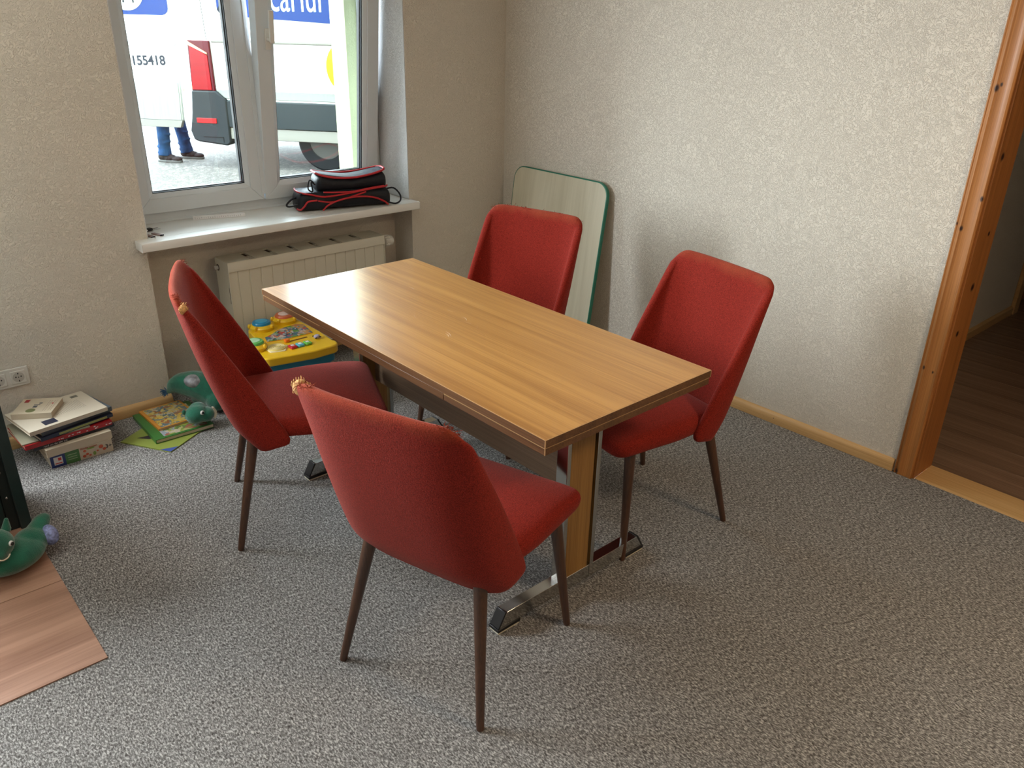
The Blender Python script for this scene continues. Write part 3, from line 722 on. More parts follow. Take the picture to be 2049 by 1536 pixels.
# ---------------------------------------------------------------- socket
def build_socket():
    t = thing('wall_socket', 'double white wall socket on the back wall above the books', 'socket', (-2.665, -.0005, .307))
    obj('socket_frame', MB().box(-.076, .076, -.009, 0, -.0405, .0405), M['socket'], t, bevel=.006, segs=3)
    for cx in (.0355, -.0355):
        R = Matrix.Translation((cx, -.009, 0)) @ Matrix.Rotation(PI/2, 4, 'X')
        s = obj('socket_insert', MB().box(cx-.0275, cx+.0275, -.0125, -.008, -.0275, .0275), M['socket'], t, bevel=.003)
        obj('socket_cup', MB().lathe([(.021, .0036), (.0205, .0042), (.019, .0038)], 30, R), mat('socket_cup_plastic', (.50, .48, .43), .4), s)
        h = MB()
        for dx, dz in ((-.0095, 0.002), (.0095, .002)): h.lathe([(.0028, .0038), (.0028, .0047)], 12, Matrix.Translation((cx+dx, -.009, dz)) @ Matrix.Rotation(PI/2, 4, 'X'))
        h.box(cx-.002, cx+.002, -.0137, -.0125, -.019, -.012); h.box(cx-.002, cx+.002, -.0137, -.0125, .013, .019); h.ball((cx, -.0132, .0), (.0022, .0008, .0022), 8)
        obj('socket_holes', h, M['socket_dark'], s)
build_socket()

# ---------------------------------------------------------------- books
def book(name, label, w, d, h, cover, loc, rot, cat='book', group=None, tilt=0, page=None, over=.002, ct=.0022):
    """spine at local -X; lies flat; W along X, D along Y"""
    t = thing(name, label, cat, loc, rot, group)
    t.rotation_euler = (tilt, 0, rot)
    mb = MB().box(-w/2, w/2, -d/2, d/2, 0, ct).box(-w/2, w/2, -d/2, d/2, h-ct, h).box(-w/2, -w/2+.003, -d/2, d/2, ct, h-ct)
    c = obj('cover', mb, cover, t)
    obj('pages', MB().box(-w/2+.003, w/2-over, -d/2+over, d/2-over, ct, h-ct), page or M['paper'], t)
    return t
def line_print(parent, x0, x1, ys, z, m, tw=.0016, ragged=True, seed=1):
    rnd = random.Random(seed); mb = MB()
    for y in ys:
        x = x0
        while x < x1-.004:
            l = rnd.uniform(.005, .016); mb.box(x, min(x+l, x1), y, y+tw, z, z+.00025); x += l+.003
    return obj('printed_text', mb, m, parent)
def book_pile():
    G = 'books piled on the carpet left of the radiator'
    cream = mat('cream_cover', (.58, .50, .37), .6); white = mat('off_white_cover', (.62, .56, .45), .45); red = mat('glossy_red_cover', (.42, .018, .022), .25)
    navy = mat('navy_cover', (.018, .025, .055), .3); grey = mat('grey_blue_cover', (.10, .13, .16), .4); black = mat('black_cover', (.012, .014, .018), .3)
    # game box at the bottom: long front face towards the room
    t = thing('game_box', 'flat game box at the bottom of the book pile, its side printed blue and green', 'box', (-2.517, -.166, 0), 0, G)
    w, d, h = .118, .119, .056
    def flat(nm, x0, x1, z0, z1, m, k=1, par=None): return obj(nm, MB().box(x0, x1, -d-.0004*k, -d-.0004*(k-1), z0, z1), m, par or t)
    obj('box_lid', MB().box(-w, w, -d, d, 0, h), cream, t, bevel=.001)
    a = flat('side_print', -w, -w+.055, .0005, h-.001, mat('blue_print', (.02, .04, .17), .35)); a['label'] = 'dark blue printed end of the box side'
    a2 = flat('side_print', -w+.055, -w+.108, .0005, h-.001, mat('green_print', (.07, .20, .055), .35)); a2['label'] = 'green printed field of the box side'
    lp = flat('logo_panel', -w+.012, -w+.044, .011, .045, mat('white_print', (.72, .70, .66), .4), 2)
    rp = mat('red_print', (.55, .03, .02), .4); flat('logo_mark', -w+.028, -w+.040, .028, .040, rp, 3, lp); flat('logo_mark', -w+.015, -w+.041, .015, .019, rp, 3, lp)
    om = mat('orange_red_print', (.55, .10, .04), .4); lm = mat('green_leaf_print', (.22, .36, .07), .4)
    for (x, z, r) in ((.018, .014, .007), (.030, .020, .006), (.022, .036, .006), (.040, .012, .005), (.085, .036, .009), (.096, .022, .007), (.070, .022, .004)): obj('fruit_print', MB().ball((x-.012, -d-.0006, z), (r, .0006, r*.9), 10), om, t)
    obj('leaf_print', MB().ball((.034, -d-.0006, .042), (.016, .0006, .004), 10), lm, t); obj('leaf_print', MB().ball((.045, -d-.0006, .015), (.006, .0006, .009), 10), lm, t)
    text('age_mark', '3+', .024, M['ink'], t, Matrix.Translation((w-.029, -d-.0004, .022)) @ Matrix.Rotation(PI/2, 4, 'X'))
    text('box_lettering', 'Kinder spielen', .011, mat('rust_print', (.40, .08, .03), .5), t, Matrix.Translation((-.004, -d-.0008, .045)) @ Matrix.Rotation(PI/2, 4, 'X'))
    pg = mat('pale_green_print', (.35, .45, .25), .4)
    for z in (.017, .027, .038): flat('printed_line', -w+.064, -w+.098, z, z+.0026, pg, 2)
    book('book', 'thick cream book on the game box, its page edges facing the room', .220, .250, .033, cream, (-2.525, -.178, .0565), PI/2+.065, group=G)
    b = book('book', 'thin black book with white spine lettering under the glossy red book', .205, .310, .013, black, (-2.531, -.158, .0900), PI/2+.075, group=G)
    text('spine_lettering', 'rund um das Jahr aus', .0105, M['white'], b, Matrix.Translation((-.1027, .120, .0030)) @ Matrix.Rotation(-PI/2, 4, 'Z') @ Matrix.Rotation(PI/2, 4, 'X'))
    b = book('book', 'glossy red book in the middle of the pile, pale flecks at its right end', .215, .330, .0185, red, (-2.548, -.156, .1033), PI/2+.064, group=G)
    rnd = random.Random(9)
    for i in range(14):
        yy = -.160+rnd.random()**2*.25; obj('cover_fleck', MB().ball((-.1076, yy, rnd.uniform(.005, .015)), (.0004, rnd.uniform(.003, .007)*(1.2-(yy+.155)*2.2), .002), 6), M['white'], b)
    book('booklet', 'pale booklet under the navy magazine, sticking out at the left of the pile', .225, .250, .005, mat('olive_cover', (.33, .31, .22), .5), (-2.590, -.150, .1221), PI/2+.02, 'booklet', G)
    b = book('magazine', 'navy magazine with yellow-green title strip below the white book', .225, .290, .015, navy, (-2.526, -.148, .1274), PI/2+.185, 'magazine', G)
    obj('title_strip', MB().box(-.1131, -.1125, -.12, .075, .003, .012), mat('yellow_green_print', (.36, .38, .12), .4), b)
    book('magazine', 'grey-blue magazine directly under the white book', .205, .290, .020, grey, (-2.520, -.140, .1427), PI/2+.22, 'magazine', G)
    b = book('book', 'large off-white book lying back cover up with printed lines and a dark square', .236, .305, .0165, white, (-2.548, -.146, .1630), PI/2+.155, group=G, ct=.002)
    tp = mat('grey_print', (.30, .27, .22), .6)
    o = line_print(b, -.045, .045, [-.100+i*.0075 for i in range(16)], .0166, tp, .0014, seed=4); o['kind'] = 'stuff'
    obj('barcode', MB().box(.070, .092, -.120, -.092, .0165, .0168), mat('barcode_print', (.16, .15, .12), .5), b)
    obj('dark_square', MB().box(-.100, -.055, .035, .085, .0165, .0168), navy, b)
    b = book('book', 'small thick cream book on top of the pile with a red label', .144, .150, .024, cream, (-2.604, -.105, .1799), 1.01, group=G)
    zt = .024
    obj('red_label', MB().box(.036, .062, .045, .062, zt, zt+.0003), mat('dark_red_print', (.36, .03, .03), .4), b)
    obj('round_picture', MB().lathe([(.018, zt), (.018, zt+.0003)], 20, Matrix.Translation((-.042, .012, 0))), mat('olive_green_print', (.17, .19, .08), .5), b)
    sp = mat('slate_print', (.10, .11, .13), .5)
    for q in ((-.016, .002, -.002, .014), (.008, .014, -.008, .016), (.020, .030, -.012, .0)): obj('small_picture', MB().box(*q, zt, zt+.0003), sp, b)
    o = line_print(b, -.050, .050, [-.064, -.056, -.044, -.036], zt+.0001, mat('brown_print', (.28, .20, .15), .6), .0012, seed=6); o['kind'] = 'stuff'
    obj('small_mark', MB().ball((.020, -.052, zt), (.006, .004, .0003), 8), M['piping'], b)
book_pile()
def green_books():
    G = 'picture books lying open on the carpet below the socket wall'
    lime = mat('lime_cover', (.25, .31, .06), .45); gr = mat('green_cover', (.045, .17, .035), .4)
    b = book('book', 'flat lime green book under the others with a dark feather shape on its corner', .255, .27, .005, lime, (-2.175, -.275, 0), -.62, group=G, ct=.0015)
    b.rotation_euler = (0, 0, -1.03)
    obj('blue_corner', MB().prism([(.127, -.135), (.127, -.085), (.075, -.135)], .005, .0053), mat('cobalt_print', (.05, .09, .32), .4), b)
    obj('feather_print', MB().prism([(-.085, -.085), (-.03, -.075), (.0, -.045), (.01, -.015), (-.02, -.03), (-.055, -.05)], .005, .0053), mat('brown_black_print', (.035, .025, .03), .5), b)
    b = book('book', 'large green picture book lying under the yellow book and the plush head', .250, .300, .018, gr, (-2.120, -.205, .0055), PI/2+.02, group=G)
    b.rotation_euler = (0, 0, -.02)
    pic = picture('farm_picture', [(.45, .42, .18), (.35, .12, .08), (.28, .36, .07), (.55, .50, .38), (.12, .2, .06), (.3, .35, .4)], 42, .35, 2)
    obj('cover_picture', MB().box(-.085, .105, -.135, .125, .018, .0183), pic, b)
    pic2 = picture('animal_picture', [(.50, .35, .06), (.10, .17, .20), (.55, .45, .15), (.35, .14, .05), (.16, .22, .22), (.60, .42, .08), (.45, .42, .33)], 55, .3, 5)
    b = book('book', 'orange-edged picture book with a busy animal picture lying on the green one', .185, .225, .010, mat('orange_cover', (.58, .24, .03), .4), (-2.118, -.165, .0240), .03, group=G, ct=.0015)
    obj('cover_picture', MB().box(-.078, .084, -.104, .104, .010, .0103), pic2, b)
green_books()

# ---------------------------------------------------------------- plush dragons
def spikes(parent, pts, nrm, m, r=.005, h=.010):
    mb = MB()
    for p in pts: p = Vector(p); mb.tube([p, p+Vector(nrm)*h], [r, .0008], 6)
    return obj('felt_teeth', mb, m, parent, smooth=True)
def plush_on_books():
    G = 'green plush dragons'
    t = thing('plush_dragon', 'green plush dragon with silver wing patch, its head resting on the picture books', 'plush toy', (-2.0, -.20, 0), 0, G)
    b = MB()
    path = curve_pts([(-.075, .130, .100), (-.040, .115, .128), (.010, .090, .126), (.055, .060, .108), (.090, .020, .075), (.080, -.020, .060)], 20)
    rad = [.012, .018, .026, .033, .040, .046, .052, .056, .060, .064, .066, .068, .069, .068, .067, .066, .062, .058, .055, .050, .048, .046]
    for i in range(len(path)-1): b.cone(path[i], path[i+1], rad[min(i, 21)], rad[min(i+1, 21)], 12)
    b.ball((.07, .075, .067), (.072, .050, .065), 16); b.ball((.09, .005, .046), (.050, .055, .044), 16)
    blob('body', b, M['plush'], t, .0045, 6)
    h = MB().ball((-.052, -.125, .076), (.052, .044, .042), 18).ball((-.020, -.133, .068), (.042, .038, .034), 16).ball((-.040, -.108, .086), (.040, .036, .035), 16)
    hd = blob('head', h, M['plush'], t, .0035, 6)
    e = MB().ball((-.042, -.1655, .094), (.0095, .0045, .0105), 12); ew = obj('eye_white', e, M['white'], t, smooth=True)
    obj('pupil', MB().ball((-.040, -.1695, .094), (.0055, .0028, .0070), 10), M['eye'], ew, smooth=True)
    er = MB().ball((-.103, -.118, .096), (.009, .006, .012), 10); obj('ear', er, M['plush'], t, smooth=True)
    spikes(t, [(.004+.014*math.sin(a), -.160+.012*(a/2.2), .105-.024*a) for a in [.1+i*.26 for i in range(10)]], (.6, -.55, .15), M['felt_cream'], .0055, .012)
    obj('wing_patch', MB().ball((.018, .050, .152), (.046, .038, .026), 18, (.45, .20, -.4)), M['silver'], t, smooth=True)
    rnd = random.Random(11); tf = MB()
    for i in range(60):
        d = Vector((rnd.uniform(-1.2, -.1), rnd.uniform(-.5, .7), rnd.uniform(-1.1, .5))).normalized(); p = Vector((-.080, .132, .100)); tf.tube([p, p+d*rnd.uniform(.018, .034)], [.0022, .0008], 4)
    o = obj('tail_tuft', tf, M['tuft'], t); o['kind'] = 'stuff'
def plush_left():
    G = 'green plush dragons'
    t = thing('plush_dragon', 'green plush dragon with lilac wing at the left edge on the vinyl sheet', 'plush toy', (-2.892, -.893, .0042), 0, G)
    b = MB().ball((-.005, -.010, .045), (.092, .062, .045), 20, (0, 0, .30)).ball((.050, .025, .052), (.050, .045, .042), 16)
    b.cone((.06, .035, .055), (.092, .062, .082), .036, .024, 14); b.ball((.100, .068, .086), (.022, .020, .020), 12)
    blob('body', b, M['plush'], t, .004, 7)
    h = MB().ball((-.045, -.030, .112), (.052, .046, .046), 18).ball((-.055, -.060, .098), (.036, .026, .026), 14); blob('head', h, M['plush'], t, .0035, 6)
    for x, y in ((-.005, -.012), (-.082, .000)): obj('ear', MB().cone((x, y, .140), (x+.006, y, .168), .013, .006, 12), M['plush'], t, smooth=True)
    ew = obj('eye_white', MB().ball((-.008, -.060, .118), (.0085, .006, .008), 12, (0, 0, .8)), M['white'], t, smooth=True)
    obj('pupil', MB().ball((-.0055, -.064, .118), (.006, .0045, .0055), 10, (0, 0, .8)), M['eye'], ew, smooth=True)
    obj('smile', MB().tube(curve_pts([(-.052, -.087, .098), (-.040, -.088, .090), (-.026, -.082, .090), (-.018, -.076, .096)], 12), .002, 6), M['felt_cream'], t, smooth=True)
    w = obj('wing', MB().ball((.098, .022, .055), (.024, .036, .030), 18, (.2, .1, .3)), M['lilac'], t, smooth=True); w['label'] = 'lilac glittering wing'
    t.scale = (1.12, 1.12, 1.12)
    obj('crest', MB().tube(curve_pts([(-.09, -.01, .150), (-.06, -.02, .163), (-.03, -.02, .160)], 9), .004, 8), M['tuft'], t, smooth=True)
plush_on_books(); plush_left()

# ---------------------------------------------------------------- dark green cabinet at the left edge
def build_cabinet():
    t = thing('cabinet', 'dark green metal cabinet with screwed door edge cut off by the left frame edge', 'cabinet', (-3.10, -.50, .0045))
    obj('carcass', MB().box(-.296, .296, -.150, .12, 0, 1.05), M['darkgreen'], t, bevel=.003)
    obj('side_post', MB().box(.268, .304, -.172, -.150, 0, 1.05), M['darkgreen'], t, bevel=.003)
    obj('side_post', MB().box(-.304, -.268, -.172, -.150, 0, 1.05), M['darkgreen'], t, bevel=.003)
    obj('recess', MB().box(.236, .268, -.156, -.1505, 0, 1.05), M['darkgreen2'], t)
    d = obj('door', MB().box(-.262, .232, -.168, -.150, .02, 1.03), M['darkgreen'], t, bevel=.003)
    for z in (.13, .23, .30, .52, .75):
        obj('screw', MB().ball((.252, -.157, z), (.005, .003, .005), 10), M['screw'], t, smooth=True)
    obj('hinge', MB().tube([(.240, -.172, .82), (.240, -.172, .88)], .005, 10), M['screw'], t, smooth=True)
    obj('latch', MB().box(.225, .245, -.174, -.168, .255, .275), M['screw'], t, bevel=.002)
build_cabinet()

# ---------------------------------------------------------------- toy music table
def build_toy():
    t = thing('toy_music_table', 'yellow toy drum and piano table with blue legs standing before the radiator', 'toy', (-1.63, -.33, 0))
    Y = mat('yellow_toy_plastic', (.80, .50, .012), .3, coat=.3); Bl = mat('blue_toy_plastic', (.015, .17, .27), .35); cr = mat('cream_toy_plastic', (.80, .70, .42), .35)
    def arc(cx, cy, r, a0, a1, n=8): return [(cx+r*math.cos(math.radians(a0+(a1-a0)*k/n)), cy+r*math.sin(math.radians(a0+(a1-a0)*k/n))) for k in range(n+1)]
    out = arc(-.007, .171, .064, 150, -10, 10)
    poly = arc(-.125, -.130, .055, 200, 265, 5) + [(-.06, -.200), (.05, -.222)] + arc(.140, -.175, .045, -80, 30, 5) + [(.190, -.02), (.188, .10)] + arc(.123, .199, .062, -5, 150, 8) + [(.058, .205)] + arc(-.007, .171, .063, 60, 190, 8) + [(-.085, .09)] + arc(-.143, -.037, .060, 100, 200, 6)
    obj('deck', MB().prism(poly, .285, .325), Y, t, bevel=.007, segs=3)
    poly2 = [(x*.93, y*.93-.002) for x, y in poly]
    obj('base', MB().prism(poly2, .245, .288), Bl, t, bevel=.004)
    for x, y in ((-.12, -.12), (.125, -.16), (.14, .14), (-.02, .15)):
        obj('leg', MB().tube([(x, y, .25), (x*1.12, y*1.12, .0)], [.030, .022], 16), Bl, t, smooth=True)
    def drum(cx, cy, r, c1, c2):
        rim = obj('drum_rim', MB().lathe([(r+.012, .322), (r+.014, .340), (r+.006, .350), (r, .352)], 32, Matrix.Translation((cx, cy, 0))), Y, t, smooth=True)
        p = obj('drum_pad', MB().lathe([(r, .345), (r, .357), (r*.90, .363), (r*.2, .3655), (.001, .3656)], 32, Matrix.Translation((cx, cy, 0))), c1, rim, smooth=True)
        obj('drum_ring', MB().lathe([(r*.62, .3638), (r*.62, .3656), (r*.45, .3664), (r*.28, .3664), (.002, .3666)], 28, Matrix.Translation((cx, cy, 0))), c2, rim, smooth=True)
        for a in (70, 165, 215, 300): obj('drum_lug', MB().ball((cx+(r+.013)*math.cos(math.radians(a)), cy+(r+.013)*math.sin(math.radians(a)), .345), (.009, .009, .012), 10), Y, rim, smooth=True)
    drum(-.007, .171, .043, mat('blue_drum', (.01, .22, .42), .3), mat('light_blue_drum', (.04, .38, .62), .3))
    drum(.123, .199, .044, mat('orange_drum', (.62, .14, .05), .3), mat('pink_white_drum', (.80, .62, .58), .3))
    drum(-.143, -.037, .042, mat('green_drum', (.13, .48, .12), .3), mat('light_green_drum', (.42, .72, .45), .3))
    pm = picture('toy_print', [(.10, .28, .05), (.45, .06, .05), (.04, .14, .20), (.50, .25, .08), (.30, .35, .30), (.55, .45, .40), (.08, .12, .25)], 48, .3, 3)
    pp = [(-.066, -.002), (-.050, .052), (-.010, .070), (.050, .110), (.140, .125), (.168, .100), (.150, -.022), (.02, -.020)]
    obj('panel_border', MB().prism([(x*1.03-.002, y*1.05-.002) for x, y in pp], .324, .3275), mat('orange_toy_plastic', (.75, .33, .015), .35), t, bevel=.001)
    obj('picture_panel', MB().prism(pp, .3275, .3290), pm, t)
    rnd = random.Random(2)
    for i in range(14): obj('picture_gem', MB().ball((rnd.uniform(-.045, .14), rnd.uniform(.0, .085), .331), (.0065, .0055, .004), 8), M['silver'], t, smooth=True)
    obj('slider_slot', MB().box(.010, .105, -.058, -.048, .325, .3262, ), mat('brown_slot', (.14, .045, .012), .5), t)
    obj('slider_knob', MB().box(-.006, .016, -.064, -.040, .326, .340), mat('orange_knob', (.85, .19, .012), .3), t, bevel=.004)
    sp = obj('speaker', MB().prism(arc(-.067, -.094, .055, 0, 360, 5)[:-1], .323, .329), cr, t, bevel=.006)
    obj('speaker_disc', MB().lathe([(.042, .328), (.040, .333), (.001, .334)], 30, Matrix.Translation((-.067, -.094, 0))), mat('pale_yellow_disc', (.72, .60, .18), .4), sp, smooth=True)
    rg = MB()
    for r in (.034, .026, .018, .010): rg.tube([(-.067+r*math.cos(a), -.094+r*math.sin(a), .3345) for a in [k*PI/14 for k in range(29)]], .0012, 5, False)
    obj('speaker_rings', rg, cr, sp)
    for i, (x, c) in enumerate(((-.008, (.55, .02, .04)), (.028, (.10, .45, .58)), (.065, (.15, .50, .08)))):
        k = obj('piano_key', MB().box(x-.0155, x+.0155, -.150, -.112, .324, .337), mat('key_colour', c, .25, coat=.4), t, bevel=.005, segs=3)
        obj('key_print', MB().box(x-.007, x+.007, -.136, -.122, .3372, .3376), M['white'], k)
    j = obj('joystick', MB().ball((.131, -.098, .336), (.016, .012, .010), 12), mat('lilac_toy_plastic', (.45, .42, .60), .3), t, smooth=True)
    obj('joystick_arms', MB().tube([(.118, -.082, .335), (.144, -.114, .335)], .003, 8).tube([(.118, -.112, .333), (.146, -.086, .333)], .003, 8), M['eye'], j)
build_toy()

# ---------------------------------------------------------------- bag on the sill
def build_bag():
    t = thing('sports_bag', 'black bag with red piping lying on the window sill at the right', 'bag', (-1.030, .075, .7855), math.radians(-14))
    def pillow(hx, hy, h, z0, cx, cy, sag, end=.35, nx=26, ny=14):
        mb = MB(); vs = []; fs = []
        for i in range(nx+1):
            u = -1+2*i/nx; e = (1-abs(u)**18)**.5 if abs(u) < 1 else 0
            for k in range(ny):
                a = 2*PI*k/ny; ca, sa = math.cos(a), math.sin(a)
                y = math.copysign(abs(ca)**.55, ca)*hy*(.55+.45*e); zz = math.copysign(abs(sa)**.6, sa)
                hh = h*(1-sag*(1-abs(u)**1.5))*(.6+.4*e); z = z0 + (zz+1)/2*hh
                x = u*hx
                vs.append((cx+x, cy+y+.003*math.sin(9*u+a), max(z, z0)+.002*math.sin(13*u+2*a)*(zz > 0)))
        for i in range(nx):
            for k in range(ny): fs.append((i*ny+k, i*ny+(k+1) % ny, (i+1)*ny+(k+1) % ny, (i+1)*ny+k))
        fs.append(tuple(range(ny))[::-1]); fs.append(tuple(range(nx*ny, (nx+1)*ny))); mb.add(vs, fs); return mb
    obj('main_body', pillow(.245, .088, .092, 0.0, 0, 0, -.12), M['bag'], t, sub=1)
    obj('top_pouch', pillow(.185, .080, .088, .086, .042, .004, .30), M['bag'], t, sub=1)
    tp = MB(); n = 16
    vs = []; fs = []
    for i in range(n+1):
        u = -1+2*i/n
        for k in range(5):
            v = -1+2*k/4; vs.append((.042+u*.172, .004+v*.068*(1-.25*abs(u)**4), .151+.026*abs(u)**1.5+.004*(1-v*v)))
    for i in range(n):
        for k in range(4): a = i*5+k; fs.append((a, a+5, a+6, a+1))
    lid = MB(); lid.add(vs, fs); lo = obj('lid_panel', lid, M['bag_top'], t, sub=1); so = lo.modifiers.new('solid', 'SOLIDIFY'); so.thickness = .006
    sf = MB().box(-.225, -.140, -.070, .070, .086, .092); obj('lid_panel', sf, M['bag_top'], t, bevel=.003)
    def pipe(ctrl, r=.0045): obj('piping', MB().tube(curve_pts(ctrl, 32), r, 8), M['piping'], t, smooth=True)
    pipe([(-.138, -.055, .180), (-.110, -.068, .169), (-.05, -.073, .156), (.03, -.074, .151), (.10, -.073, .156), (.17, -.068, .168), (.212, -.050, .178), (.222, .0, .180), (.205, .055, .176), (.10, .070, .158), (.0, .072, .156), (-.10, .066, .168), (-.138, .03, .180), (-.138, -.055, .180)], .0055)
    pipe([(-.225, .05, .094), (-.233, .0, .094), (-.222, -.060, .092), (-.17, -.085, .082), (-.11, -.090, .070), (0, -.092, .078), (.12, -.089, .092), (.200, -.080, .097), (.226, -.05, .097)])
    pipe([(-.115, -.088, .092), (-.05, -.091, .088), (.03, -.091, .086), (.12, -.088, .096), (.20, -.078, .101)], .004)
    pipe([(-.145, -.088, .052), (-.08, -.092, .042), (0, -.093, .056), (.10, -.092, .080)], .004)
    pipe([(-.125, -.090, .004), (-.095, -.094, .030), (-.03, -.096, .052), (.05, -.096, .060), (.13, -.095, .052), (.19, -.090, .028), (.218, -.080, .006)])
    pipe([(-.240, -.040, .010), (-.232, -.075, .012), (-.215, -.088, .030), (-.195, -.090, .052), (-.150, -.091, .056)])
    obj('strap_loop', MB().tube(curve_pts([(.220, -.045, .078), (.258, -.058, .082), (.288, -.066, .050), (.290, -.068, .018), (.262, -.068, .004), (.222, -.060, .014)], 24), .0042, 6), M['bag'], t, smooth=True)
    obj('strap_loop', MB().tube(curve_pts([(-.235, -.02, .062), (-.262, -.040, .060), (-.292, -.055, .040), (-.285, -.060, .030), (-.240, -.060, .034)], 20), .0048, 6), M['bag'], t, smooth=True)
    obj('draw_cord', MB().tube(curve_pts([(-.150, -.05, .135), (-.175, -.065, .150), (-.185, -.07, .110), (-.165, -.075, .098), (-.168, -.07, .140), (-.150, -.07, .128)], 24), .0035, 6), M['bag'], t, smooth=True)
    return t
build_bag()
def sill_things():
    t = thing('folding_rule', 'white folding rule lying on the window sill left of the bag', 'ruler', (-1.632, .188, .7855), math.radians(-17))
    R = Matrix()
    for i in range(5): obj('rule_blade', MB().box(-.117+(.004 if i % 2 else 0), .117+(.004 if i % 2 else 0), -.0085+i*.0034, -.0085+i*.0034+.0030, 0, .015), M['white'], t, bevel=.0004)
    tk = MB()
    for i in range(22): tk.box(-.108+i*.0098, -.1068+i*.0098, -.0089, -.0085, .004, .009 if i % 3 else .012)
    obj('tick_marks', tk, mat('grey_violet_print', (.30, .28, .36), .5), t)
    k = thing('car_key', 'black car key fob with silver key lying in the left corner of the sill', 'key', (-1.990, .125, .7855), .25)
    obj('key_fob', MB().box(-.026, .024, -.012, .012, 0, .013), M['eye'], k, bevel=.004, segs=3)
    obj('key_button', MB().box(-.018, -.002, -.0125, -.006, .004, .010), M['white'], k, bevel=.001)
    obj('key_blade', MB().box(.024, .058, .002, .008, .004, .0065).box(.020, .060, -.012, -.007, .002, .004), M['screw'], k)
    obj('key_ring', MB().tube([(-.018+.012*math.cos(a), .018+.012*math.sin(a), .008+.010*abs(math.sin(a))) for a in [i*PI/10 for i in range(21)]], .0012, 6, False), M['screw'], k)
    wd = wood('brown_tag_wood', (.17, .09, .07), (.26, .15, .12), 1, 20, 4)
    for i, (x, y, a, lb) in enumerate(((-2.012, .035, .22, 'brown wooden tag strip at the left sill corner, the one nearer the wall'), (-1.975, .040, .32, 'brown wooden tag strip at the left sill corner, the one farther right'))):
        o = thing('wooden_tag', lb, 'tag', (x, y, .7855), a, 'wooden tags on the sill')
        obj('strip', MB().box(-.009, .009, -.030, .030, 0, .004), wd, o, bevel=.0008)
        obj('strip_end', MB().box(-.0095, .0095, -.0312, -.029, 0, .0045), M['ink'], o)
sill_things()

# ---------------------------------------------------------------- outdoors
def ground():
    m = bpy.data.materials.new('gravel_yard'); m.use_nodes = True; nt = m.node_tree; b = nt.nodes['Principled BSDF']; L = nt.links.new; b.inputs['Roughness'].default_value = .9
    tc = nn(nt, 'ShaderNodeTexCoord'); n = nn(nt, 'ShaderNodeTexNoise'); n.inputs['Scale'].default_value = 30; n.inputs['Detail'].default_value = 6; n.inputs['Roughness'].default_value = .8; L(tc.outputs['Object'], n.inputs[0])
    r = nn(nt, 'ShaderNodeValToRGB'); e = r.color_ramp.elements; e[0].position = .35; e[0].color = (.022, .019, .017, 1); e[1].position = .70; e[1].color = (.24, .215, .19, 1); x = e.new(.52); x.color = (.062, .055, .048, 1)
    L(n.outputs[0], r.inputs[0]); L(r.outputs[0], b.inputs['Base Color'])
    g = MB().box(-40, 50, .49, 80, -.25, -.05); struct('ground', g, m)
    gr = MB(); rnd = random.Random(4)
    for i in range(900):
        x = 2.5+rnd.uniform(0, 5); y = 15.5+rnd.uniform(0, 1.6); a = rnd.uniform(0, 6.3); h = rnd.uniform(.05, .16)
        gr.add([(x-.01*math.cos(a), y-.01*math.sin(a), -.05), (x+.01*math.cos(a), y+.01*math.sin(a), -.05), (x+rnd.uniform(-.04, .04), y+rnd.uniform(-.04, .04), -.05+h)], [(0, 1, 2)])
    o = obj('grass_verge', gr, mat('yellow_green_grass', (.40, .46, .16), .9)); o['kind'] = 'stuff'; tag(o, 'yellow-green grass growing at the far edge of the yard', 'grass')
ground()
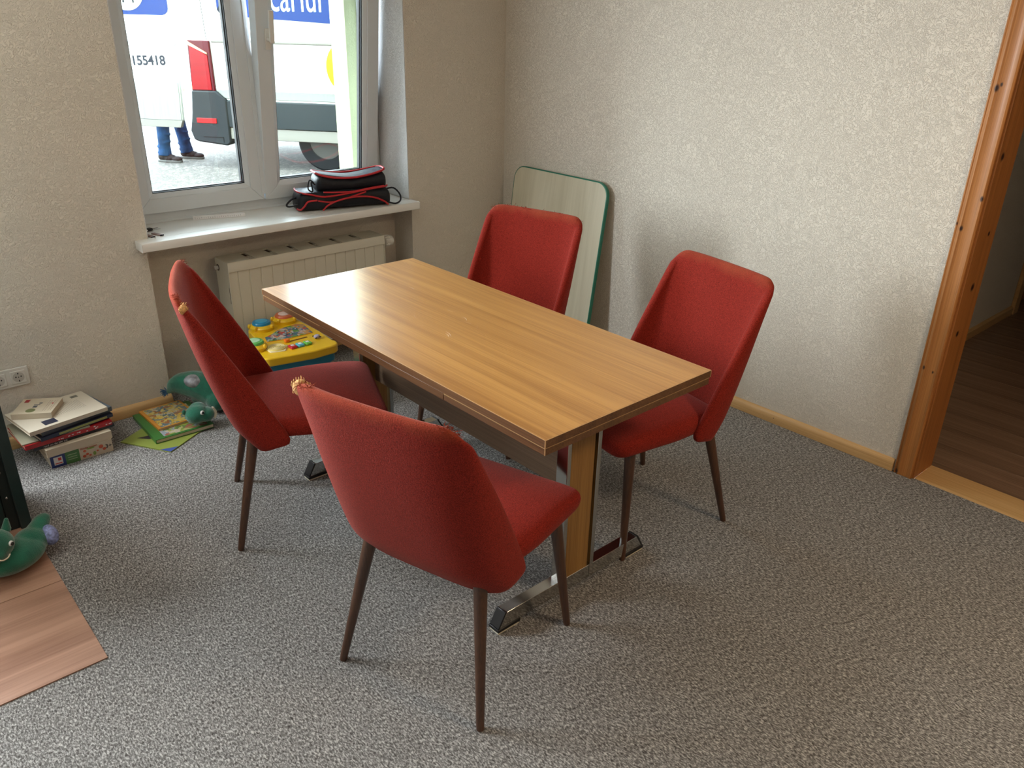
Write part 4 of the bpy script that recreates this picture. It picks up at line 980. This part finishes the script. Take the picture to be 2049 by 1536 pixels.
def build_van():
    t = thing('delivery_van', 'white delivery van parked outside with blue decal and open rear doors', 'van', (1.207, 5.648, -.05), math.atan2(-.773, .635))
    # side outline in local x (forwards), z above ground; wheel arches cut out
    def arch(cx, r=.40, n=12): return [(cx+r*math.cos(a), .35+r*math.sin(a)) for a in [PI-k*PI/n for k in range(n+1)]]
    R = -.80; F = 5.0
    low = [(R, .36)] ; prof = [(R+.02, .36), (.36, .34)]+[(x, max(z, .34)) for x, z in arch(.745, .385)]+[(1.14, .34), (3.95, .34)]+[(x, max(z, .34)) for x, z in arch(4.35, .385)]+[(4.75, .34), (F, .40), (F+.02, .95), (F-.25, 1.20), (F-.95, 1.95), (F-1.35, 2.45), (F-1.7, 2.55), (R+.12, 2.58), (R+.04, 2.50), (R, 1.4)]
    b = MB().prism_y(prof, 0, 2.0); obj('body', b, M['van'], t, bevel=.02)
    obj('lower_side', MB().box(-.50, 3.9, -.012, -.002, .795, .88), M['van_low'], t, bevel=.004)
    obj('side_crease', MB().prism_x([(-.002, .870), (-.016, .885), (-.016, .905), (-.002, .925)], -.50, 3.9), M['van'], t)
    obj('side_crease', MB().prism_x([(-.002, 1.385), (-.012, 1.395), (-.012, 1.412), (-.002, 1.42)], -.50, 3.9), M['van_sill'], t)
    obj('side_strip', MB().prism_x([(-.002, .47), (-.030, .48), (-.034, .62), (-.030, .765), (-.002, .775)], -.395, 4.0), M['van_strip'], t, bevel=.004)
    obj('sill_panel', MB().prism_x([(.0, .34), (-.020, .345), (-.020, .40), (-.012, .47), (.0, .47)], -.40, 3.95), M['van_sill'], t, bevel=.004)
    # rear corner bumper
    bp = [(-.875, .42), (-.845, .32), (-.79, .30), (-.43, .265), (-.385, .30), (-.385, .775), (-.50, .875), (-.80, .872), (-.83, .62), (-.85, .53)]
    bo = obj('rear_bumper', MB().prism_y(bp, -.045, .30), M['van_grey'], t, bevel=.018)
    obj('bumper_line', MB().box(-.72, -.47, -.0475, -.044, .355, .364).box(-.476, -.469, -.0475, -.044, .30, .364), M['tyre'], bo)
    rf = obj('reflector', MB().box(-.775, -.530, -.053, -.043, .515, .570), M['reflector'], bo, bevel=.004)
    obj('rear_bumper', MB().box(-.87, -.80, .30, 1.98, .42, .60), M['van_grey'], t, bevel=.01)
    # tail lamp
    tl = obj('tail_lamp', MB().prism_y([(-.795, .868), (-.512, .868), (-.520, 1.402), (-.780, 1.408)], -.030, .10), M['tail_dark'], t, bevel=.008)
    obj('lamp_lens', MB().prism_y([(-.785, .880), (-.545, .880), (-.552, 1.25), (-.755, 1.37)], -.040, -.028), M['tail'], tl, bevel=.004)
    obj('lamp_stripe', MB().prism_y([(-.772, 1.395), (-.765, 1.355), (-.555, 1.262), (-.552, 1.275)], -.043, -.030), M['amber'], tl)
    ll = MB()
    for z in (.925, 1.055, 1.075, 1.150, 1.165): ll.box(-.765, -.565, -.0425, -.040, z, z+.007)
    obj('lens_ribs', ll, M['tail'], tl)
    obj('panel_gap', MB().prism_y([(-.560, 1.41), (-.555, 1.41), (-.605, 2.50), (-.610, 2.50)], -.002, .0015), M['tyre'], t)
    # blue decal window and lettering
    d = obj('blue_decal', MB().prism_y([(-.32, 1.665), (-.385, 1.72), (-.385, 2.25), (2.6, 2.25), (2.6, 1.53)], -.005, -.001), M['blue'], t)
    text('lettering', 'carlur', .30, M['cyan'], t, Matrix.Translation((.235, -.006, 1.722)) @ Matrix.Rotation(PI/2, 4, 'X') @ Matrix.Diagonal((.92, 1.55, 1, 1)), .001)
    obj('decal_dark_corner', MB().prism_y([(-.385, 1.72), (-.33, 1.66), (-.33, 1.74), (-.36, 1.76)], -.006, -.005), M['ink'], d)  # small dark patch at the decal's lower corner
    obj('side_mark', MB().lathe([(.30, 0), (.30, .003)], 40, Matrix.Translation((1.135, -.001, 1.165)) @ Matrix.Rotation(PI/2, 4, 'X')), M['yellow_decal'], t)
    obj('side_mark', MB().prism_y([(1.135+.30*math.cos(a), 1.165+.30*math.sin(a)) for a in [math.radians(15+k*15) for k in range(11)]], -.0055, -.004), M['yellow_light'], t)
    obj('side_mark', MB().ball((.96, -.0055, 1.130), (.030, .001, .035), 14), M['ink'], t)
    # wheels
    for cx in (.745, 4.35):
        for cy in (.16, 1.84):
            Rm = Matrix.Translation((cx, cy, .35)) @ Matrix.Rotation(PI/2, 4, 'X')
            w = obj('wheel', MB().lathe([(.20, -.10), (.32, -.105), (.345, -.08), (.350, 0), (.345, .08), (.32, .105), (.205, .10), (.20, .07)], 48, Rm), M['tyre'], t, smooth=True)
            obj('rim', MB().lathe([(.208, .095), (.203, .102), (.190, .075), (.178, .060), (.150, .070), (.125, .085), (.115, .060), (.06, .052), (.055, .080), (.01, .084)], 40, Rm), M['rim'], w, smooth=True)
            h = MB()
            for k in range(12):
                a = 2*PI*k/12; h.ball(tuple(Rm @ Vector((.165*math.cos(a), .165*math.sin(a), .066))), (.016, .006, .016), 8)
            obj('rim_holes', h, M['tyre'], w)
    # right rear door swung out behind the van, outer face to the house
    dr = MB().prism_y([(-.965, .53), (-.905, 1.81), (-.90, 2.50), (-1.78, 2.50), (-1.80, 1.8), (-1.80, .53)], -.03, .02)
    do = obj('rear_door', dr, M['van'], t, bevel=.012)
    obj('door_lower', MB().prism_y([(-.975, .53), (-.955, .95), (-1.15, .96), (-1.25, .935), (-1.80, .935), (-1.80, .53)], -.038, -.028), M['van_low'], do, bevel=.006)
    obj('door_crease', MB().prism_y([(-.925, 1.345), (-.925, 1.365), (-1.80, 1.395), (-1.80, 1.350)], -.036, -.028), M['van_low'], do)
    obj('door_foot', MB().prism_y([(-1.00, .448), (-.965, .53), (-1.80, .53), (-1.80, .448)], -.036, .02), M['van_sill'], do, bevel=.004)
    obj('blue_decal', MB().prism_y([(-.945, 2.3), (-.953, 1.72), (-.965, 1.69), (-.995, 1.665), (-1.03, 1.655), (-1.72, 1.655), (-1.72, 2.3)], -.034, -.029), M['blue'], do)
    obj('round_badge', MB().prism_y([(-1.44+.215*math.cos(a), 1.885+.19*math.sin(a)) for a in [k*PI/18 for k in range(36)]], -.037, -.0335), M['van'], do)
    text('badge_letter', 'M', .22, M['van_strip'], do, Matrix.Translation((-1.50, -.0375, 1.775)) @ Matrix.Rotation(PI/2, 4, 'X'), .001)
    text('phone_digits', '155418', .142, M['ink'], do, Matrix.Translation((-1.50, -.0315, 1.125)) @ Matrix.Rotation(math.radians(-1.5), 4, 'Y') @ Matrix.Rotation(PI/2, 4, 'X'), .001, bold=.0035)
    # far door with plywood lining, seen through the gap
    fd = obj('rear_door', MB().box(-1.75, -.82, 2.02, 2.08, .45, 2.5), M['van'], t, bevel=.01)
    obj('plywood_lining', MB().box(-1.70, -.84, 2.005, 2.019, .82, 2.4), M['plywood'], fd)
    obj('lock_case', MB().box(-1.2, -.86, 1.98, 2.005, 1.30, 1.37).box(-1.25, -.90, 1.96, 2.005, 1.12, 1.22), M['van_grey'], fd, bevel=.01)
    obj('lock_case', MB().box(-1.2, -.86, 1.985, 2.005, 1.72, 1.84), M['rim'], fd, bevel=.02)
    obj('hinge_plate', MB().box(-1.05, -.88, 1.99, 2.019, .62, .78), M['van'], fd, bevel=.005)
build_van()

def build_person():
    a = math.atan2(-.773, .635)
    base = Vector((1.207, 5.648, -.05)); Rz = Matrix.Rotation(a, 4, 'Z')
    o = base + Rz @ Vector((-1.36, .40, 0)); a -= .0
    t = thing('person', 'person in blue jeans and grey lace-up shoes standing behind the open van door', 'person', tuple(o), a)
    # local +X is the way the person faces; feet as in the photograph: near foot behind, far foot ahead
    footN = Vector((-.02, -.19, 0)); footF = Vector((.10, .12, 0))
    hip = Vector((-.12, -.02, .92))
    def leg(mb, foot, side, k=1.0, z0=.09):
        an = foot+Vector((-.02, 0, z0)); h = hip+Vector((0, side*.09, 0)); kn = (an+h)/2+Vector((.045, 0, .01))
        mb.cone(an, kn, .042*k, .056*k); mb.cone(kn, h, .058*k, .082*k); return an
    b = MB()
    for f, s in ((footN, -1), (footF, 1)): leg(b, f, s)
    b.ball(hip+Vector((0, 0, .04)), (.11, .155, .12)); b.cone(hip+Vector((0, 0, .08)), hip+Vector((.03, 0, .42)), .115, .13); b.ball(hip+Vector((.04, 0, .44)), (.10, .185, .09))
    b.cone(hip+Vector((.045, 0, .50)), hip+Vector((.06, 0, .60)), .052, .050)
    hd = hip+Vector((.075, 0, .715)); b.ball(hd, (.095, .076, .115)); b.ball(hd+Vector((.04, 0, -.055)), (.06, .055, .05)); b.cone(hd+Vector((.088, 0, .0)), hd+Vector((.108, 0, -.022)), .010, .014, 8)
    for s in (-1, 1):
        b.ball(hd+Vector((.0, s*.078, -.005)), (.018, .010, .030), 10)
        sh = hip+Vector((.04, s*.19, .46)); el = sh+Vector((.02, s*.05, -.29)); wr = el+Vector((-.04, -s*.02, -.24))
        b.cone(sh, el, .048, .038); b.cone(el, wr, .037, .025)
        pm = wr+Vector((.055, 0, -.015)); b.cone(wr, pm, .026, .030); b.ball(pm, (.042, .036, .016), 12)
        for k, l in zip((-1.5, -.5, .5, 1.5), (.058, .072, .078, .066)):
            q = pm+Vector((.036, k*.018, 0)); q2 = q+Vector((l*.5, 0, -.010)); b.cone(q, q2, .0088, .008, 8); b.cone(q2, q2+Vector((l*.35, 0, -l*.4)), .008, .007, 8)
        th = pm+Vector((-.01, -s*.032, 0)); b.cone(th, th+Vector((.035, -s*.022, -.008)), .010, .009, 8); b.cone(th+Vector((.035, -s*.022, -.008)), th+Vector((.06, -s*.018, -.02)), .009, .008, 8)
    blob('body', b, M['skin'], t, .0065, 3, .4)
    # jeans: folds, wider hems
    j = MB()
    for f, s in ((footN, -1), (footF, 1)):
        an = f+Vector((-.025, 0, .075)); h = hip+Vector((0, s*.088, 0)); kn = (an+h)/2+Vector((.045, 0, .02))
        j.cone(an, an+(kn-an)*.25, .079, .070, 16, False); j.cone(an+(kn-an)*.2, kn, .068, .078, 16); j.cone(kn, h, .078, .098, 16)
        for q in (.12, .22, .34, .60): c = an+(kn-an)*q; j.ball(c+Vector((-.012+.02*(q > .3), 0, 0)), (.080, .074, .022), 14, (0, .25*(-1)**int(q*10), 0))
    j.ball(hip+Vector((0, 0, .05)), (.125, .170, .13))
    blob('jeans', j, M['jeans'], t, .009, 2, .4)
    sh_ = MB().cone(hip+Vector((0, 0, .12)), hip+Vector((.03, 0, .42)), .132, .145).ball(hip+Vector((.04, 0, .44)), (.118, .205, .10))
    for s in (-1, 1):
        p = hip+Vector((.04, s*.19, .46)); sh_.cone(p, p+Vector((.015, s*.035, -.20)), .062, .056)
    blob('shirt', sh_, M['shirt'], t, .009, 5)
    blob('hair', MB().ball(hd+Vector((-.018, 0, .035)), (.095, .084, .098)), M['hair'], t, .008, 2)
    for s in (-1, 1):
        ew = obj('eye_white', MB().ball(hd+Vector((.086, s*.032, .005)), (.010, .013, .008), 10), M['white'], t, smooth=True)
        obj('pupil', MB().ball(hd+Vector((.094, s*.032, .005)), (.004, .005, .005), 8), M['eye'], ew, smooth=True)
    obj('mouth', MB().tube([hd+Vector((.088, -.022, -.060)), hd+Vector((.098, 0, -.062)), hd+Vector((.088, .022, -.060))], .004, 6), mat('lips', (.40, .12, .10), .5), t, smooth=True)
    for f, s in ((footN, -1), (footF, 1)):
        m = MB().ball(f+Vector((-.055, 0, .060)), (.062, .046, .050)).ball(f+Vector((.03, 0, .052)), (.095, .048, .044)).ball(f+Vector((.125, 0, .040)), (.070, .050, .034)).cone(f+Vector((-.04, 0, .07)), f+Vector((-.035, 0, .115)), .048, .046)
        sh = blob('shoe', m, M['shoe'], t, .006, 3)
        sl = MB(); pts = [(-.115, -.030), (-.115, .030), (-.08, .044), (.03, .042), (.13, .052), (.185, .030), (.195, 0), (.185, -.030), (.13, -.052), (.03, -.042), (-.08, -.044)]
        sl.prism([(f.x+x, f.y+y) for x, y in pts], 0, .026); obj('sole', sl, M['sole'], sh, bevel=.006)
        lc = MB()
        for k in range(4): x = f.x+.02+k*.022; z = .098-.009*k; lc.tube([(x, f.y-.022, z-.006), (x, f.y, z), (x, f.y+.022, z-.006)], .0028, 6)
        obj('laces', lc, M['tyre'], sh)
build_person()
# the room's ceiling lamp
cl = thing('ceiling_lamp', 'round white ceiling lamp above the room, outside the picture', 'lamp', (-1.0, -4.0, 2.5))
obj('lamp_base', MB().lathe([(.05, -.03), (.05, 0)], 24), M['white'], cl)
obj('lamp_plate', MB().lathe([(.27, -.10), (.28, -.09), (.28, -.03), (.26, -.03)], 36), M['white'], cl, smooth=True)
